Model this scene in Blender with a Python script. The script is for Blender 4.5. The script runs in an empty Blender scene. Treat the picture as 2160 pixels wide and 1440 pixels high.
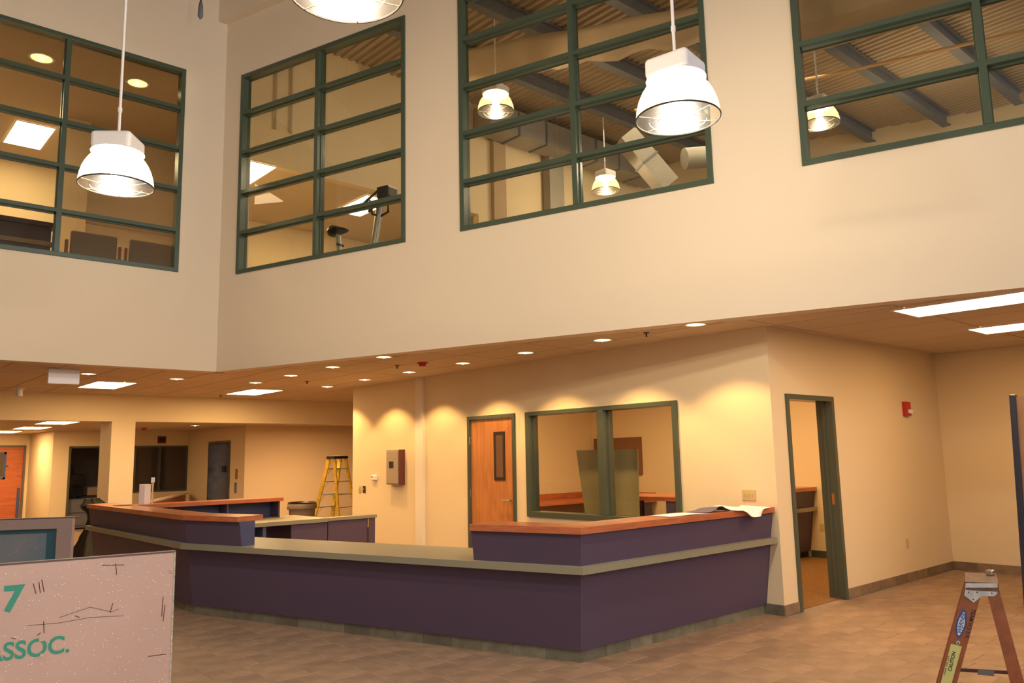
import bpy, bmesh, math, random
from mathutils import Vector, Matrix
random.seed(7)
C = bpy.context.scene.collection
SC = bpy.context.scene
# ------------------------------------------------------------------ camera, world, exposure
CAM_H, YAW, PITCH, ROLL, FPX = 1.595, math.radians(48.346), math.radians(8.181), math.radians(-1.168), 1683.0
_fw = Vector((math.cos(YAW), math.sin(YAW), 0)); _rt = Vector((math.sin(YAW), -math.cos(YAW), 0)); _up = Vector((0, 0, 1))
_f2 = _fw*math.cos(PITCH)+_up*math.sin(PITCH); _u2 = _up*math.cos(PITCH)-_fw*math.sin(PITCH)
_r3 = _rt*math.cos(ROLL)+_u2*math.sin(ROLL); _u3 = _u2*math.cos(ROLL)-_rt*math.sin(ROLL)
cd = bpy.data.cameras.new('camera'); cam = bpy.data.objects.new('camera', cd); C.objects.link(cam)
cd.sensor_width = 36; cd.lens = FPX/2160*36; cd.clip_start = .05; cd.clip_end = 200
M = Matrix((( _r3.x, _u3.x, -_f2.x, 0), (_r3.y, _u3.y, -_f2.y, 0), (_r3.z, _u3.z, -_f2.z, CAM_H), (0, 0, 0, 1)))
cam.matrix_world = M
SC.camera = cam
SC.view_settings.view_transform = 'Standard'; SC.view_settings.look = 'None'
SC.view_settings.exposure = 0.0; SC.view_settings.gamma = 1.0
try: SC.view_settings.use_curve_mapping = False
except Exception: pass
w = bpy.data.worlds.new('world'); SC.world = w; w.use_nodes = True
w.node_tree.nodes['Background'].inputs[0].default_value = (.93, .96, 1.0, 1)
w.node_tree.nodes['Background'].inputs[1].default_value = 2.8
WARM = (1, .60, .22); PEND = (1, .87, .72); FLUO = (1, .58, .26)
E_SPOT, E_PEND, E_TROF = 115, 190, 19.0
def lamp(kind, loc, energy, color, name, **kw):
    l = bpy.data.lights.new(name, kind); l.energy = energy; l.color = color
    for k, v in kw.items(): setattr(l, k, v)
    o = bpy.data.objects.new(name, l); o.location = loc; C.objects.link(o); return o
# the camera's own flash, just above the lens
lamp('POINT', (0.0, 0.0, CAM_H+.09), 62, (1, .94, .90), 'camera_flash', shadow_soft_size=.03)

# ------------------------------------------------------------------ materials
def nt(name):
    m = bpy.data.materials.new(name); m.use_nodes = True; n = m.node_tree
    return m, n, n.nodes['Principled BSDF']
def mat(name, col, rough=.6, metal=0, spec=.5, var=0, scale=8, bump=0, bscale=60, coat=0, stretch=None, objvar=0):
    m, n, b = nt(name); L = n.links.new
    b.inputs['Base Color'].default_value = (*col, 1); b.inputs['Roughness'].default_value = rough
    b.inputs['Metallic'].default_value = metal; b.inputs['Specular IOR Level'].default_value = spec
    b.inputs['Coat Weight'].default_value = coat
    tc = n.nodes.new('ShaderNodeTexCoord'); mp = n.nodes.new('ShaderNodeMapping'); L(tc.outputs['Object'], mp.inputs[0])
    if stretch: mp.inputs['Scale'].default_value = stretch
    out = None
    if var:
        nz = n.nodes.new('ShaderNodeTexNoise'); nz.inputs['Scale'].default_value = scale; nz.inputs['Detail'].default_value = 5
        L(mp.outputs[0], nz.inputs[0])
        mx = n.nodes.new('ShaderNodeMix'); mx.data_type = 'RGBA'
        mx.inputs[6].default_value = (*[c*(1-var) for c in col], 1); mx.inputs[7].default_value = (*[min(1, c*(1+var)) for c in col], 1)
        mr = n.nodes.new('ShaderNodeMapRange'); mr.inputs[1].default_value = .3; mr.inputs[2].default_value = .7
        L(nz.outputs[0], mr.inputs[0]); L(mr.outputs[0], mx.inputs[0]); out = mx.outputs[2]
    if objvar:
        oi = n.nodes.new('ShaderNodeObjectInfo'); hs = n.nodes.new('ShaderNodeHueSaturation')
        mr2 = n.nodes.new('ShaderNodeMapRange'); mr2.inputs[3].default_value = 1-objvar; mr2.inputs[4].default_value = 1+objvar
        L(oi.outputs['Random'], mr2.inputs[0]); L(mr2.outputs[0], hs.inputs['Value'])
        if out: L(out, hs.inputs['Color'])
        else: hs.inputs['Color'].default_value = (*col, 1)
        out = hs.outputs[0]
    if out: L(out, b.inputs['Base Color'])
    if bump:
        nb = n.nodes.new('ShaderNodeTexNoise'); nb.inputs['Scale'].default_value = bscale; L(mp.outputs[0], nb.inputs[0])
        bp = n.nodes.new('ShaderNodeBump'); bp.inputs['Strength'].default_value = bump; bp.inputs['Distance'].default_value = .01
        L(nb.outputs[0], bp.inputs['Height']); L(bp.outputs[0], b.inputs['Normal'])
    return m
def emis(name, col, s):
    m, n, b = nt(name); b.inputs['Base Color'].default_value = (.8, .8, .8, 1)
    b.inputs['Emission Color'].default_value = (*col, 1); b.inputs['Emission Strength'].default_value = s; return m
def glassy(name, tint, ior=1.5, refl=1.0, rough=0):
    m = bpy.data.materials.new(name); m.use_nodes = True; n = m.node_tree; n.nodes.clear(); L = n.links.new
    o = n.nodes.new('ShaderNodeOutputMaterial'); t = n.nodes.new('ShaderNodeBsdfTransparent'); g = n.nodes.new('ShaderNodeBsdfGlossy')
    g.inputs['Roughness'].default_value = rough; t.inputs[0].default_value = (*tint, 1)
    f = n.nodes.new('ShaderNodeFresnel'); f.inputs[0].default_value = ior; mx = n.nodes.new('ShaderNodeMixShader')
    mu = n.nodes.new('ShaderNodeMath'); mu.operation = 'MULTIPLY'; mu.inputs[1].default_value = refl
    ge = n.nodes.new('ShaderNodeNewGeometry'); iv = n.nodes.new('ShaderNodeMath'); iv.operation = 'SUBTRACT'; iv.inputs[0].default_value = 1; L(ge.outputs['Backfacing'], iv.inputs[1])
    m2 = n.nodes.new('ShaderNodeMath'); m2.operation = 'MULTIPLY'; L(mu.outputs[0], m2.inputs[0]); L(iv.outputs[0], m2.inputs[1])
    L(f.outputs[0], mu.inputs[0]); L(m2.outputs[0], mx.inputs[0]); L(t.outputs[0], mx.inputs[1]); L(g.outputs[0], mx.inputs[2]); L(mx.outputs[0], o.inputs[0])
    return m
def glow(name, col, s):      # glowing lamp envelope: see-through glass that gives off light
    m = bpy.data.materials.new(name); m.use_nodes = True; n = m.node_tree; n.nodes.clear(); L = n.links.new
    o = n.nodes.new('ShaderNodeOutputMaterial'); t = n.nodes.new('ShaderNodeBsdfTransparent'); e = n.nodes.new('ShaderNodeEmission'); a = n.nodes.new('ShaderNodeAddShader')
    e.inputs[0].default_value = (*col, 1); e.inputs[1].default_value = s; L(t.outputs[0], a.inputs[0]); L(e.outputs[0], a.inputs[1]); L(a.outputs[0], o.inputs[0]); return m
def shade_mat(name):
    m = bpy.data.materials.new(name); m.use_nodes = True; n = m.node_tree; n.nodes.clear(); L = n.links.new
    o = n.nodes.new('ShaderNodeOutputMaterial'); t = n.nodes.new('ShaderNodeBsdfTransparent'); tl = n.nodes.new('ShaderNodeBsdfTranslucent')
    g = n.nodes.new('ShaderNodeBsdfGlossy'); g.inputs['Roughness'].default_value = .25
    t.inputs[0].default_value = (1, .95, .82, 1); tl.inputs[0].default_value = (1, .84, .46, 1)
    a = n.nodes.new('ShaderNodeMixShader'); a.inputs[0].default_value = .10; b = n.nodes.new('ShaderNodeMixShader'); b.inputs[0].default_value = .06
    L(t.outputs[0], a.inputs[1]); L(tl.outputs[0], a.inputs[2]); L(a.outputs[0], b.inputs[1]); L(g.outputs[0], b.inputs[2]); L(b.outputs[0], o.inputs[0])
    return m
def wood(name, c1, c2, rough=.35, axis=(1, 1, .12), sc=14, coat=.2):
    m, n, b = nt(name); L = n.links.new
    tc = n.nodes.new('ShaderNodeTexCoord'); mp = n.nodes.new('ShaderNodeMapping'); mp.inputs['Scale'].default_value = axis
    nz = n.nodes.new('ShaderNodeTexNoise'); nz.inputs['Scale'].default_value = sc; nz.inputs['Detail'].default_value = 6; nz.inputs['Distortion'].default_value = .8
    cr = n.nodes.new('ShaderNodeValToRGB'); cr.color_ramp.elements[0].color = (*c1, 1); cr.color_ramp.elements[1].color = (*c2, 1)
    cr.color_ramp.elements[0].position = .35; cr.color_ramp.elements[1].position = .65
    L(tc.outputs['Object'], mp.inputs[0]); L(mp.outputs[0], nz.inputs[0]); L(nz.outputs[0], cr.inputs[0]); L(cr.outputs[0], b.inputs['Base Color'])
    b.inputs['Roughness'].default_value = rough; b.inputs['Coat Weight'].default_value = coat; return m
WALL = mat('cream_wall_paint', (.735, .60, .395), .75, spec=.25, bump=.05, bscale=180)
WALLW = mat('atrium_wall_paint', (.72, .62, .49), .75, spec=.25, bump=.05, bscale=180)
CEILT = mat('acoustic_tile', (.62, .50, .37), .9, spec=.1, bump=.25, bscale=300, objvar=.03)
TBAR = mat('ceiling_grid', (.50, .40, .30), .6)
GREEN = mat('green_frame_paint', (.058, .084, .060), .25, spec=.5)
GREENL = mat('green_frame_warm_tint', (.074, .086, .060), .25)  # same frame green, turned olive to put warm lower light into the colour
PURPLE = mat('purple_laminate', (.086, .060, .104), .5, var=.12, scale=260, spec=.35)
BLUEL = mat('blue_laminate', (.075, .080, .15), .5, var=.12, scale=260, spec=.35)
GREYL = mat('grey_green_laminate', (.25, .235, .165), .42, var=.12, scale=240)
CWOOD = wood('cherry_worktop', (.40, .105, .040), (.50, .155, .062), .35, (.5, .5, 3), 9)
DWOOD = wood('maple_door_veneer', (.42, .155, .045), (.53, .215, .07), .4, (1, 1, .10), 22)
RWOOD = wood('reddish_door_veneer', (.40, .085, .022), (.50, .13, .035), .45, (.12, 1, 1), 16)
STILE = mat('stone_floor_tile', (.275, .18, .118), .45, var=.22, scale=5, spec=.4, bump=.15, bscale=25, objvar=.10)
STILE_S = mat('stone_floor_tile_far', (.275, .18, .118), .45, var=.2, scale=4, spec=.4, bump=.15, bscale=25)
BTILE = mat('slate_base_tile', (.155, .145, .105), .5, var=.25, scale=9, objvar=.25)
BTILE2 = mat('brown_base_tile', (.20, .135, .085), .5, var=.2, scale=9, objvar=.2)
GROUT = mat('grout', (.27, .19, .13), .9)
CARPET = mat('brown_carpet', (.22, .115, .045), .95, var=.45, scale=110, spec=.05)
GLASS = glassy('window_glass', (.79, .76, .68), 1.5, 1.0)
GLASSC = glassy('clear_glass', (.95, .95, .93), 1.5, .8)
DGLASS = mat('dark_glass', (.055, .045, .038), .08)
WHITE = mat('white_enamel', (.80, .78, .80), .35)
WPAPER = mat('white_paper', (.80, .78, .80), .7)
DPAPER = mat('blue_print_cover', (.10, .09, .17), .6)
SHADE = shade_mat('prismatic_acrylic')
DARKM = mat('dark_metal', (.03, .028, .025), .35, metal=.3)
CHROME = mat('brushed_steel', (.55, .54, .52), .25, metal=1)
ALU = mat('galvanised_steel', (.50, .52, .52), .38, metal=.6, var=.2, scale=40)
STEELD = mat('elevator_steel', (.30, .29, .29), .3, metal=.9, var=.15, scale=6)
BLACK = mat('black_plastic', (.012, .011, .012), .35)
BAG = mat('black_bag_plastic', (.010, .008, .006), .6, spec=.25)
RED = mat('red_alarm_plastic', (.45, .015, .02), .35)
TAN = mat('ivory_plastic', (.55, .42, .20), .4)
GREYP = mat('grey_enamel_panel', (.36, .28, .21), .4)
YELL = mat('yellow_fibreglass', (.66, .43, .03), .45, var=.2, scale=12)
ORANGEF = mat('orange_brown_fibreglass', (.28, .085, .030), .42, var=.18, scale=30)
TRASH = mat('taupe_plastic', (.16, .115, .08), .5)
OLIVE = mat('olive_tinted_glass_sheet', (.24, .21, .11), .3, var=.06, scale=3)
BROWNB = mat('brown_board', (.20, .09, .045), .6)
FABRIC = mat('grey_brown_fabric', (.26, .21, .185), .9, var=.25, scale=160, bump=.3, bscale=300)
OAK = mat('oak_arm', (.28, .11, .03), .4)
PLUM = mat('plum_laminate', (.055, .018, .026), .4)
DECK = mat('painted_roof_deck', (.42, .33, .24), .7)
BEAM = mat('grey_primer_steel', (.14, .147, .17), .6)
DUCT = mat('galvanised_duct', (.30, .275, .24), .5, metal=.2, var=.08, scale=3)
SHEET = mat('tan_insulation_sheet', (.60, .47, .33), .6, var=.12, scale=2, bump=.6, bscale=3)
PIPE = mat('copper_orange_pipe', (.55, .33, .14), .5)
PINKM = None
BULB = glow('lamp_bulb', (1, .86, .62), 12)
LENS = emis('troffer_lens', (1, .60, .26), E_TROF)
LENSU = emis('troffer_lens_upper', (1, .80, .48), 36)
LENSB = emis('troffer_lens_bright', (1, .65, .29), 40)
DLB = emis('downlight_lamp', (1, .83, .55), 14)
DREF = mat('downlight_reflector', (.85, .68, .42), .3, metal=.3)
TAPE = mat('blue_masking_tape', (.045, .075, .20), .6)
TEAL = mat('teal_stencil_paint', (.035, .28, .18), .6)
SIGNB = mat('dark_red_sign', (.09, .012, .012), .5)
def scuffed(name, base, rust, sparkle, patch=None):
    m, n, b = nt(name); L = n.links.new; tc = n.nodes.new('ShaderNodeTexCoord')
    def noise(scale, det, st=(1, 1, 1)):
        mp = n.nodes.new('ShaderNodeMapping'); mp.inputs['Scale'].default_value = st; L(tc.outputs['Object'], mp.inputs[0])
        z = n.nodes.new('ShaderNodeTexNoise'); z.inputs['Scale'].default_value = scale; z.inputs['Detail'].default_value = det; L(mp.outputs[0], z.inputs[0]); return z.outputs[0]
    def ramp(src, a, c):
        r = n.nodes.new('ShaderNodeMapRange'); r.inputs[1].default_value = a; r.inputs[2].default_value = c; L(src, r.inputs[0]); return r.outputs[0]
    def mixc(f, A, B):
        x = n.nodes.new('ShaderNodeMix'); x.data_type = 'RGBA'; L(f, x.inputs[0])
        for i, v in ((6, A), (7, B)):
            if isinstance(v, tuple): x.inputs[i].default_value = (*v, 1)
            else: L(v, x.inputs[i])
        return x.outputs[2]
    c = mixc(ramp(noise(2.5, 3), .35, .65), base, patch or tuple(v*1.12 for v in base))
    c = mixc(ramp(noise(9, 9, (1, 1, 5)), .70, .73), c, rust)
    v = n.nodes.new('ShaderNodeTexVoronoi'); v.inputs['Scale'].default_value = 140; L(tc.outputs['Object'], v.inputs[0])  # white flecks: flash sparkle off dust, put into the colour
    d = n.nodes.new('ShaderNodeMapRange'); d.inputs[1].default_value = .17; d.inputs[2].default_value = .11; L(v.outputs['Distance'], d.inputs[0])
    wn = n.nodes.new('ShaderNodeSeparateColor'); L(v.outputs['Color'], wn.inputs[0])
    g = n.nodes.new('ShaderNodeMapRange'); g.inputs[1].default_value = .60; g.inputs[2].default_value = .62; L(wn.outputs[0], g.inputs[0])
    mu = n.nodes.new('ShaderNodeMath'); mu.operation = 'MULTIPLY'; L(d.outputs[0], mu.inputs[0]); L(g.outputs[0], mu.inputs[1])
    mk = n.nodes.new('ShaderNodeMath'); mk.operation = 'MULTIPLY'; L(mu.outputs[0], mk.inputs[0]); mk.inputs[1].default_value = sparkle
    c = mixc(mk.outputs[0], c, (1, .95, .95)); L(c, b.inputs['Base Color']); b.inputs['Roughness'].default_value = .45
    return m
PINKM = scuffed('pink_enamel_scuffed', (.53, .34, .265), (.10, .02, .015), 1.0)
GREYM = scuffed('grey_enamel_scuffed', (.26, .18, .15), (.05, .02, .02), .15)
TEALM = scuffed('teal_recess_paint', (.05, .13, .16), (.02, .02, .02), .3, (.20, .18, .18))

# ------------------------------------------------------------------ mesh helpers
class MB:
    def __init__(s): s.v = []; s.f = []
    def add(s, vs, fs):
        b = len(s.v); s.v += [tuple(v) for v in vs]; s.f += [tuple(b+i for i in f) for f in fs]; return s
    def box(s, x0, y0, z0, x1, y1, z1, fn=None):
        p = [(x0, y0, z0), (x1, y0, z0), (x1, y1, z0), (x0, y1, z0), (x0, y0, z1), (x1, y0, z1), (x1, y1, z1), (x0, y1, z1)]
        if fn: p = [fn(*q) for q in p]
        return s.add(p, [(0, 3, 2, 1), (4, 5, 6, 7), (0, 1, 5, 4), (1, 2, 6, 5), (2, 3, 7, 6), (3, 0, 4, 7)])
    def prism(s, poly, z0, z1):
        n = len(poly)
        return s.add([(x, y, z0) for x, y in poly]+[(x, y, z1) for x, y in poly],
                     [tuple(reversed(range(n))), tuple(range(n, 2*n))]+[(i, (i+1) % n, n+(i+1) % n, n+i) for i in range(n)])
    def loft(s, A, B):
        n = len(A)
        return s.add(list(A)+list(B), [tuple(reversed(range(n))), tuple(range(n, 2*n))]+[(i, (i+1) % n, n+(i+1) % n, n+i) for i in range(n)])
    def lathe(s, prof, n=24, c=(0, 0, 0), cap=False):
        vs = []; fs = []
        for r, z in prof:
            for k in range(n):
                a = 2*math.pi*k/n; vs.append((c[0]+r*math.cos(a), c[1]+r*math.sin(a), c[2]+z))
        for i in range(len(prof)-1):
            for k in range(n):
                k2 = (k+1) % n; fs.append((i*n+k, i*n+k2, (i+1)*n+k2, (i+1)*n+k))
        if cap: fs.append(tuple(reversed(range(n)))); fs.append(tuple((len(prof)-1)*n+k for k in range(n)))
        return s.add(vs, fs)
    def tube(s, pts, r, n=8, close=False):
        pts = [Vector(p) for p in pts]; N = len(pts); vs = []; fs = []
        for i, p in enumerate(pts):
            if close: t = pts[(i+1) % N]-pts[i-1]
            else: t = pts[min(i+1, N-1)]-pts[max(i-1, 0)]
            t.normalize(); a = t.cross(Vector((0, 0, 1)));
            if a.length < .01: a = Vector((1, 0, 0))
            a.normalize(); b = t.cross(a)
            rr = r[i] if isinstance(r, (list, tuple)) else r
            for k in range(n):
                q = 2*math.pi*k/n; vs.append(p+a*rr*math.cos(q)+b*rr*math.sin(q))
        for i in range(N if close else N-1):
            j = (i+1) % N
            for k in range(n): fs.append((i*n+k, i*n+(k+1) % n, j*n+(k+1) % n, j*n+k))
        if not close: fs.append(tuple(reversed(range(n)))); fs.append(tuple((N-1)*n+k for k in range(n)))
        return s.add(vs, fs)
    def build(s, name, m, parent=None, smooth=False, bev=0, seg=2):
        me = bpy.data.meshes.new(name); me.from_pydata(s.v, [], s.f); me.materials.append(m)
        bm = bmesh.new(); bm.from_mesh(me); bmesh.ops.recalc_face_normals(bm, faces=bm.faces)
        if bev: bmesh.ops.bevel(bm, geom=[e for e in bm.edges if len(e.link_faces) == 2 and e.calc_face_angle(0) > .5], offset=bev, segments=seg, affect='EDGES', profile=.5)
        if smooth:
            for f in bm.faces: f.smooth = True
            for e in bm.edges:
                if len(e.link_faces) == 2 and e.calc_face_angle(0) > .9: e.smooth = False
        bm.to_mesh(me); bm.free()
        o = bpy.data.objects.new(name, me); C.objects.link(o)
        if parent: o.parent = parent
        return o
def tag(o, label=None, cat=None, group=None, kind=None):
    if label: o['label'] = label
    if cat: o['category'] = cat
    if group: o['group'] = group
    if kind: o['kind'] = kind
    return o
def thing(name, label, cat, loc=(0, 0, 0), rz=0, group=None, kind=None):
    o = bpy.data.objects.new(name, None); C.objects.link(o); o.location = loc; o.rotation_euler = (0, 0, rz)
    o.empty_display_size = .1; return tag(o, label, cat, group, kind)
def struct(o, label): return tag(o, label, None, None, 'structure')
def dup(root, loc, rz, label, group=None):
    r = root.copy(); C.objects.link(r); r.location = loc; r.rotation_euler = (0, 0, rz); r['label'] = label
    if group: r['group'] = group
    for ch in list(root.children):
        c = ch.copy(); C.objects.link(c); c.parent = r
        for g in ch.children:
            d = g.copy(); C.objects.link(d); d.parent = c
    return r
def text_obj(name, txt, size, m, parent, origin, ux, uy, ext=.0008, bold=0, shear=0):
    cu = bpy.data.curves.new('txt', 'FONT'); cu.body = txt; cu.size = size; cu.extrude = ext; cu.offset = bold; cu.shear = shear
    t = bpy.data.objects.new('txt', cu); C.objects.link(t); bpy.context.view_layer.update()
    me = bpy.data.meshes.new_from_object(t.evaluated_get(bpy.context.evaluated_depsgraph_get()))
    bpy.data.objects.remove(t); bpy.data.curves.remove(cu); me.name = name; me.materials.clear(); me.materials.append(m)
    ux = Vector(ux).normalized(); uy = Vector(uy).normalized(); uz = ux.cross(uy); o0 = Vector(origin)
    for v in me.vertices: v.co = o0+ux*v.co.x+uy*v.co.y+uz*v.co.z
    o = bpy.data.objects.new(name, me); C.objects.link(o); o.parent = parent; return o
# ------------------------------------------------------------------ main dimensions
HC = 2.863; TOP = 8.6; XC = 7.32; YD = 4.308; XE = 11.6; YA = 11.171; YF = 15.755; ZS, ZT = 4.22, 7.21; UF = 3.75
B0 = Vector((4.326, 11.171, 0)); A_ = math.radians(71.978)
BD = Vector((math.cos(A_), -math.sin(A_), 0)); BN = Vector((math.sin(A_), math.cos(A_), 0))
def fB(t, d, z): p = B0+BD*t+BN*d; return (p.x, p.y, z)      # upper right wall: t along, d into wall
def fA(t, d, z): return (t, YA+d, z)
def fC(t, d, z): return (XC+d, t, z)                         # t = world y
def fD(t, d, z): return (t, YD+d, z)
def wall(name, fn, u0, u1, z0, z1, th, holes, m, label):
    us = sorted({u0, u1, *[h[0] for h in holes], *[h[1] for h in holes]}); zs = sorted({z0, z1, *[h[2] for h in holes], *[h[3] for h in holes]})
    mb = MB()
    # merge columns: for every u strip build the solid z runs
    for a, b in zip(us, us[1:]):
        run = None
        for c, d in zip(zs, zs[1:]):
            hole = any(h[0] <= a+1e-6 and h[1] >= b-1e-6 and h[2] <= c+1e-6 and h[3] >= d-1e-6 for h in holes)
            if hole:
                if run: mb.box(a, 0, run[0], b, th, run[1], fn); run = None
            else: run = (run[0], d) if run else (c, d)
        if run: mb.box(a, 0, run[0], b, th, run[1], fn)
    return struct(mb.build(name, m), label)
# ------------------------------------------------------------------ structure: floor
fl = MB().prism([(-6, -8), (18, -8), (18, 26.5), (-6, 26.5)], -.2, -.004).build('floor', GROUT); struct(fl, 'brown and grey stone tile floor with grout joints')
T = .305
NRM = Vector((_f2.x, _f2.y, 0))
def proj(x, y, z=0):
    d = Vector((x, y, z-CAM_H)); k = d.dot(_f2); return 1080+FPX*d.dot(_r3)/k, 720-FPX*d.dot(_u3)/k, k
def clip(poly, nx, ny, c):   # keep nx*x+ny*y >= c
    out = []
    for i in range(len(poly)):
        p, q = poly[i], poly[(i+1) % len(poly)]; a = nx*p[0]+ny*p[1]-c; b = nx*q[0]+ny*q[1]-c
        if a >= 0: out.append(p)
        if a*b < 0: t = a/(a-b); out.append((p[0]+(q[0]-p[0])*t, p[1]+(q[1]-p[1])*t))
    return out
def rect(x0, y0, x1, y1): return [(x0, y0), (x1, y0), (x1, y1), (x0, y1)]
tiles = []; far = MB(); rnd = random.Random(3)
for i in range(-20, 46):
    off = (i % 2)*T*.5+(.11 if i % 3 == 0 else 0)
    for j in range(-16, 88):
        x0 = i*T; y0 = j*T+off; xm, ym = x0+T/2, y0+T/2
        if xm > XE-.1 and ym < 6 or ym > 25.5: continue
        if xm > XC-.1 and ym > YD-.1 and ym < 12.6: continue
        split = rnd.random() < .22
        parts = [(x0, y0, x0+T, y0+T)] if not split else [(x0, y0, x0+T/2, y0+T), (x0+T/2, y0, x0+T, y0+T)]
        for (a, b, c, d) in parts:
            k = (xm*_f2.x+ym*_f2.y); vis = False
            if k > 1:
                px, py, _ = proj((a+c)/2, (b+d)/2)
                vis = -20 < px < 2190 and py < 1470 and not (ym > 4.5 and xm > 3.2 and xm > 4.7-(ym-4.5)*.35) and not (px < 360 and py > 1190)
            tiles.append((not vis, xm*xm+ym*ym, (a, b, c, d)))
tiles.sort()
unit = {}
for n_, (nv, dd, (a, b, c, d)) in enumerate(tiles):
    g = .0022
    if n_ < 298 and not nv:
        key = round(c-a, 3)
        if key not in unit:
            hx, hy = (c-a)/2-g, (d-b)/2-g; mb = MB(); e = .004
            mb.loft([(-hx, -hy, -.012), (hx, -hy, -.012), (hx, hy, -.012), (-hx, hy, -.012)], [(-hx, -hy, -.003), (hx, -hy, -.003), (hx, hy, -.003), (-hx, hy, -.003)])
            mb.loft([(-hx, -hy, -.003), (hx, -hy, -.003), (hx, hy, -.003), (-hx, hy, -.003)], [(-hx+e, -hy+e, 0), (hx-e, -hy+e, 0), (hx-e, hy-e, 0), (-hx+e, hy-e, 0)])
            o = mb.build('tile', STILE, fl); unit[key] = o
        else:
            o = unit[key].copy(); C.objects.link(o)
        o.location = ((a+c)/2, (b+d)/2, rnd.uniform(-.0008, .0008))
    else: far.box(a+g, b+g, -.012, c-g, d-g, 0)
tag(far.build('floor_tiles', STILE_S, fl), kind='stuff')
ca = MB().box(7.52, YD+.05, -.011, 11.6, 11.3, .003).build('carpet', CARPET); struct(ca, 'speckled brown carpet seen through the open doorway'); ca.name = 'floor_carpet'
# ------------------------------------------------------------------ structure: upper walls
W2, W3, W4 = (.354, 3.373), (4.188, 7.206), (8.041, 11.06); WA = (.73, 3.745)
wall('wall_upper_right', fB, -.02, 14.5, HC, TOP, .2, [(*W2, ZS, ZT), (*W3, ZS, ZT), (*W4, ZS, ZT)], WALLW, 'tall cream upper wall with three green windows')
wall('wall_upper_left', fA, -6, 4.35, HC, TOP, .2, [(*WA, ZS, ZT), (-4.2, -1.2, ZS, ZT)], WALLW, 'cream upper wall on the left with one green window')
struct(MB().box(-.1, -.13, 8.12, 14.5, .01, TOP, fB).build('trim_1', WALLW), 'bulkhead along the top of the upper right wall')
# roof
struct(MB().prism([(-6, -8), (18.5, -8), (18.5, 19), (-6, 19)], TOP, TOP+.2).build('ceiling_roof', DECK), 'roof slab over the atrium')
# ---- deck over the gym: corrugated sheet
mb = MB(); x = 4.6
vs = []; P_ = [(0, 0), (.05, 0), (.07, -.036), (.12, -.036), (.14, 0)]
prof = []
while x < 18:
    for a, z in P_[:4]: prof.append((x+a, TOP-.02+z))
    x += .145
for yy in (-6, 11.9): vs += [(px_, yy, z) for px_, z in prof]
n_ = len(prof); deck = MB().add(vs, [(i, i+1, n_+i+1, n_+i) for i in range(n_-1)])
# ------------------------------------------------------------------ gym and upper lounge shells
struct(MB().prism([(-6, 11.371), (4.5, 11.371), (4.45, 11.2), (10.2, -6.4), (18, -6.4), (18, 19), (-6, 19)], 3.2, UF).build('floor_upper', mat('upper_floor', (.42, .34, .25), .8)), 'floor slab of the upper storey behind the windows')
ck = deck.build('roof_deck', DECK); struct(ck, 'ribbed metal roof deck seen through the upper windows'); ck.name = 'ceiling_gym'
struct(MB().box(4.9, 11.7, 6.3, 16.5, 11.85, TOP).build('wall_gym_bulkhead', WALL), 'cream bulkhead wall above the low soffit inside the second window')
struct(MB().box(4.9, 11.85, 6.3, 9.6, 14.9, 6.4).build('ceiling_gym_soffit', CEILT), 'low brown soffit ceiling behind the second window')
struct(MB().box(4.7, 14.8, UF, 16.5, 14.95, TOP).build('wall_gym_back', WALL), 'cream back wall under the soffit')
struct(MB().box(9.6, 11.7, UF, 16.5, 11.86, 6.3).build('wall_gym_side', WALL), 'cream gym wall behind the third window')
struct(MB().box(4.62, 11.4, UF, 4.75, 14.95, TOP).build('wall_gym_partition', WALL), 'partition between lounge and exercise room')
def fG(t, d, z): p = Vector((17.2, 7.0, 0))+Vector((.41, -.912, 0))*t+Vector((.912, .41, 0))*d; return (p.x, p.y, z)
struct(MB().box(-6, 0, UF, 14, .15, TOP, fG).build('wall_gym_end', WALL), 'far cream gym wall below the ribbed deck')
struct(MB().box(-6, 11.38, 7.22, 4.62, 17.1, 7.3).build('ceiling_lounge', CEILT), 'brown tile ceiling behind the left upper window')
struct(MB().box(-6, 16.6, UF, 4.9, 16.8, 7.3).build('wall_lounge_back', WALL), 'cream wall at the back of the upper lounge')
struct(MB().box(2.82, 14.0, UF, 3.2, 14.35, 7.22).build('column_1', WALL), 'cream pillar behind the left upper window').name = 'trim_pillar'
struct(MB().box(3.2, 14.2, UF, 4.62, 14.35, 7.22).build('wall_lounge_side', WALLW), 'grey cream wall right of the lounge pillar')
struct(MB().box(3.2, 14.17, 5.55, 4.62, 14.2, 5.62).build('trim_lounge_rail', TBAR), 'thin rail along the lounge wall')
BEG = 'steel roof beams under the ribbed deck'
BL = ['first', 'second', 'third', 'fourth', 'fifth', 'sixth', 'seventh', 'eighth']
for i, y in enumerate((3.1, 4.45, 5.8, 7.2, 8.6, 10.0)):
    mb = MB(); z = TOP-.08
    mb.box(5, y-.08, z-.02, 17.5, y+.08, z).box(5, y-.012, z-.24, 17.5, y+.012, z-.02).box(5, y-.08, z-.26, 17.5, y+.08, z-.24)
    x0 = 4.326+(11.171-y)/.951*.309+.35
    for k, v in enumerate(mb.v):
        if v[0] == 5: mb.v[k] = (x0, v[1], v[2])
    tag(mb.build('roof_beam', BEAM), 'grey steel roof beam under the ribbed deck, %s from the right end of the gym' % BL[i], 'beam', BEG)
tag(MB().tube([(11.2, 9.0, 7.95), (12.74, 5.9, 7.95), (14.6, .8, 7.95)], .03, 8).build('sprinkler_pipe', PIPE), 'thin orange sprinkler pipe crossing below the deck in the right window', 'pipe')
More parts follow.
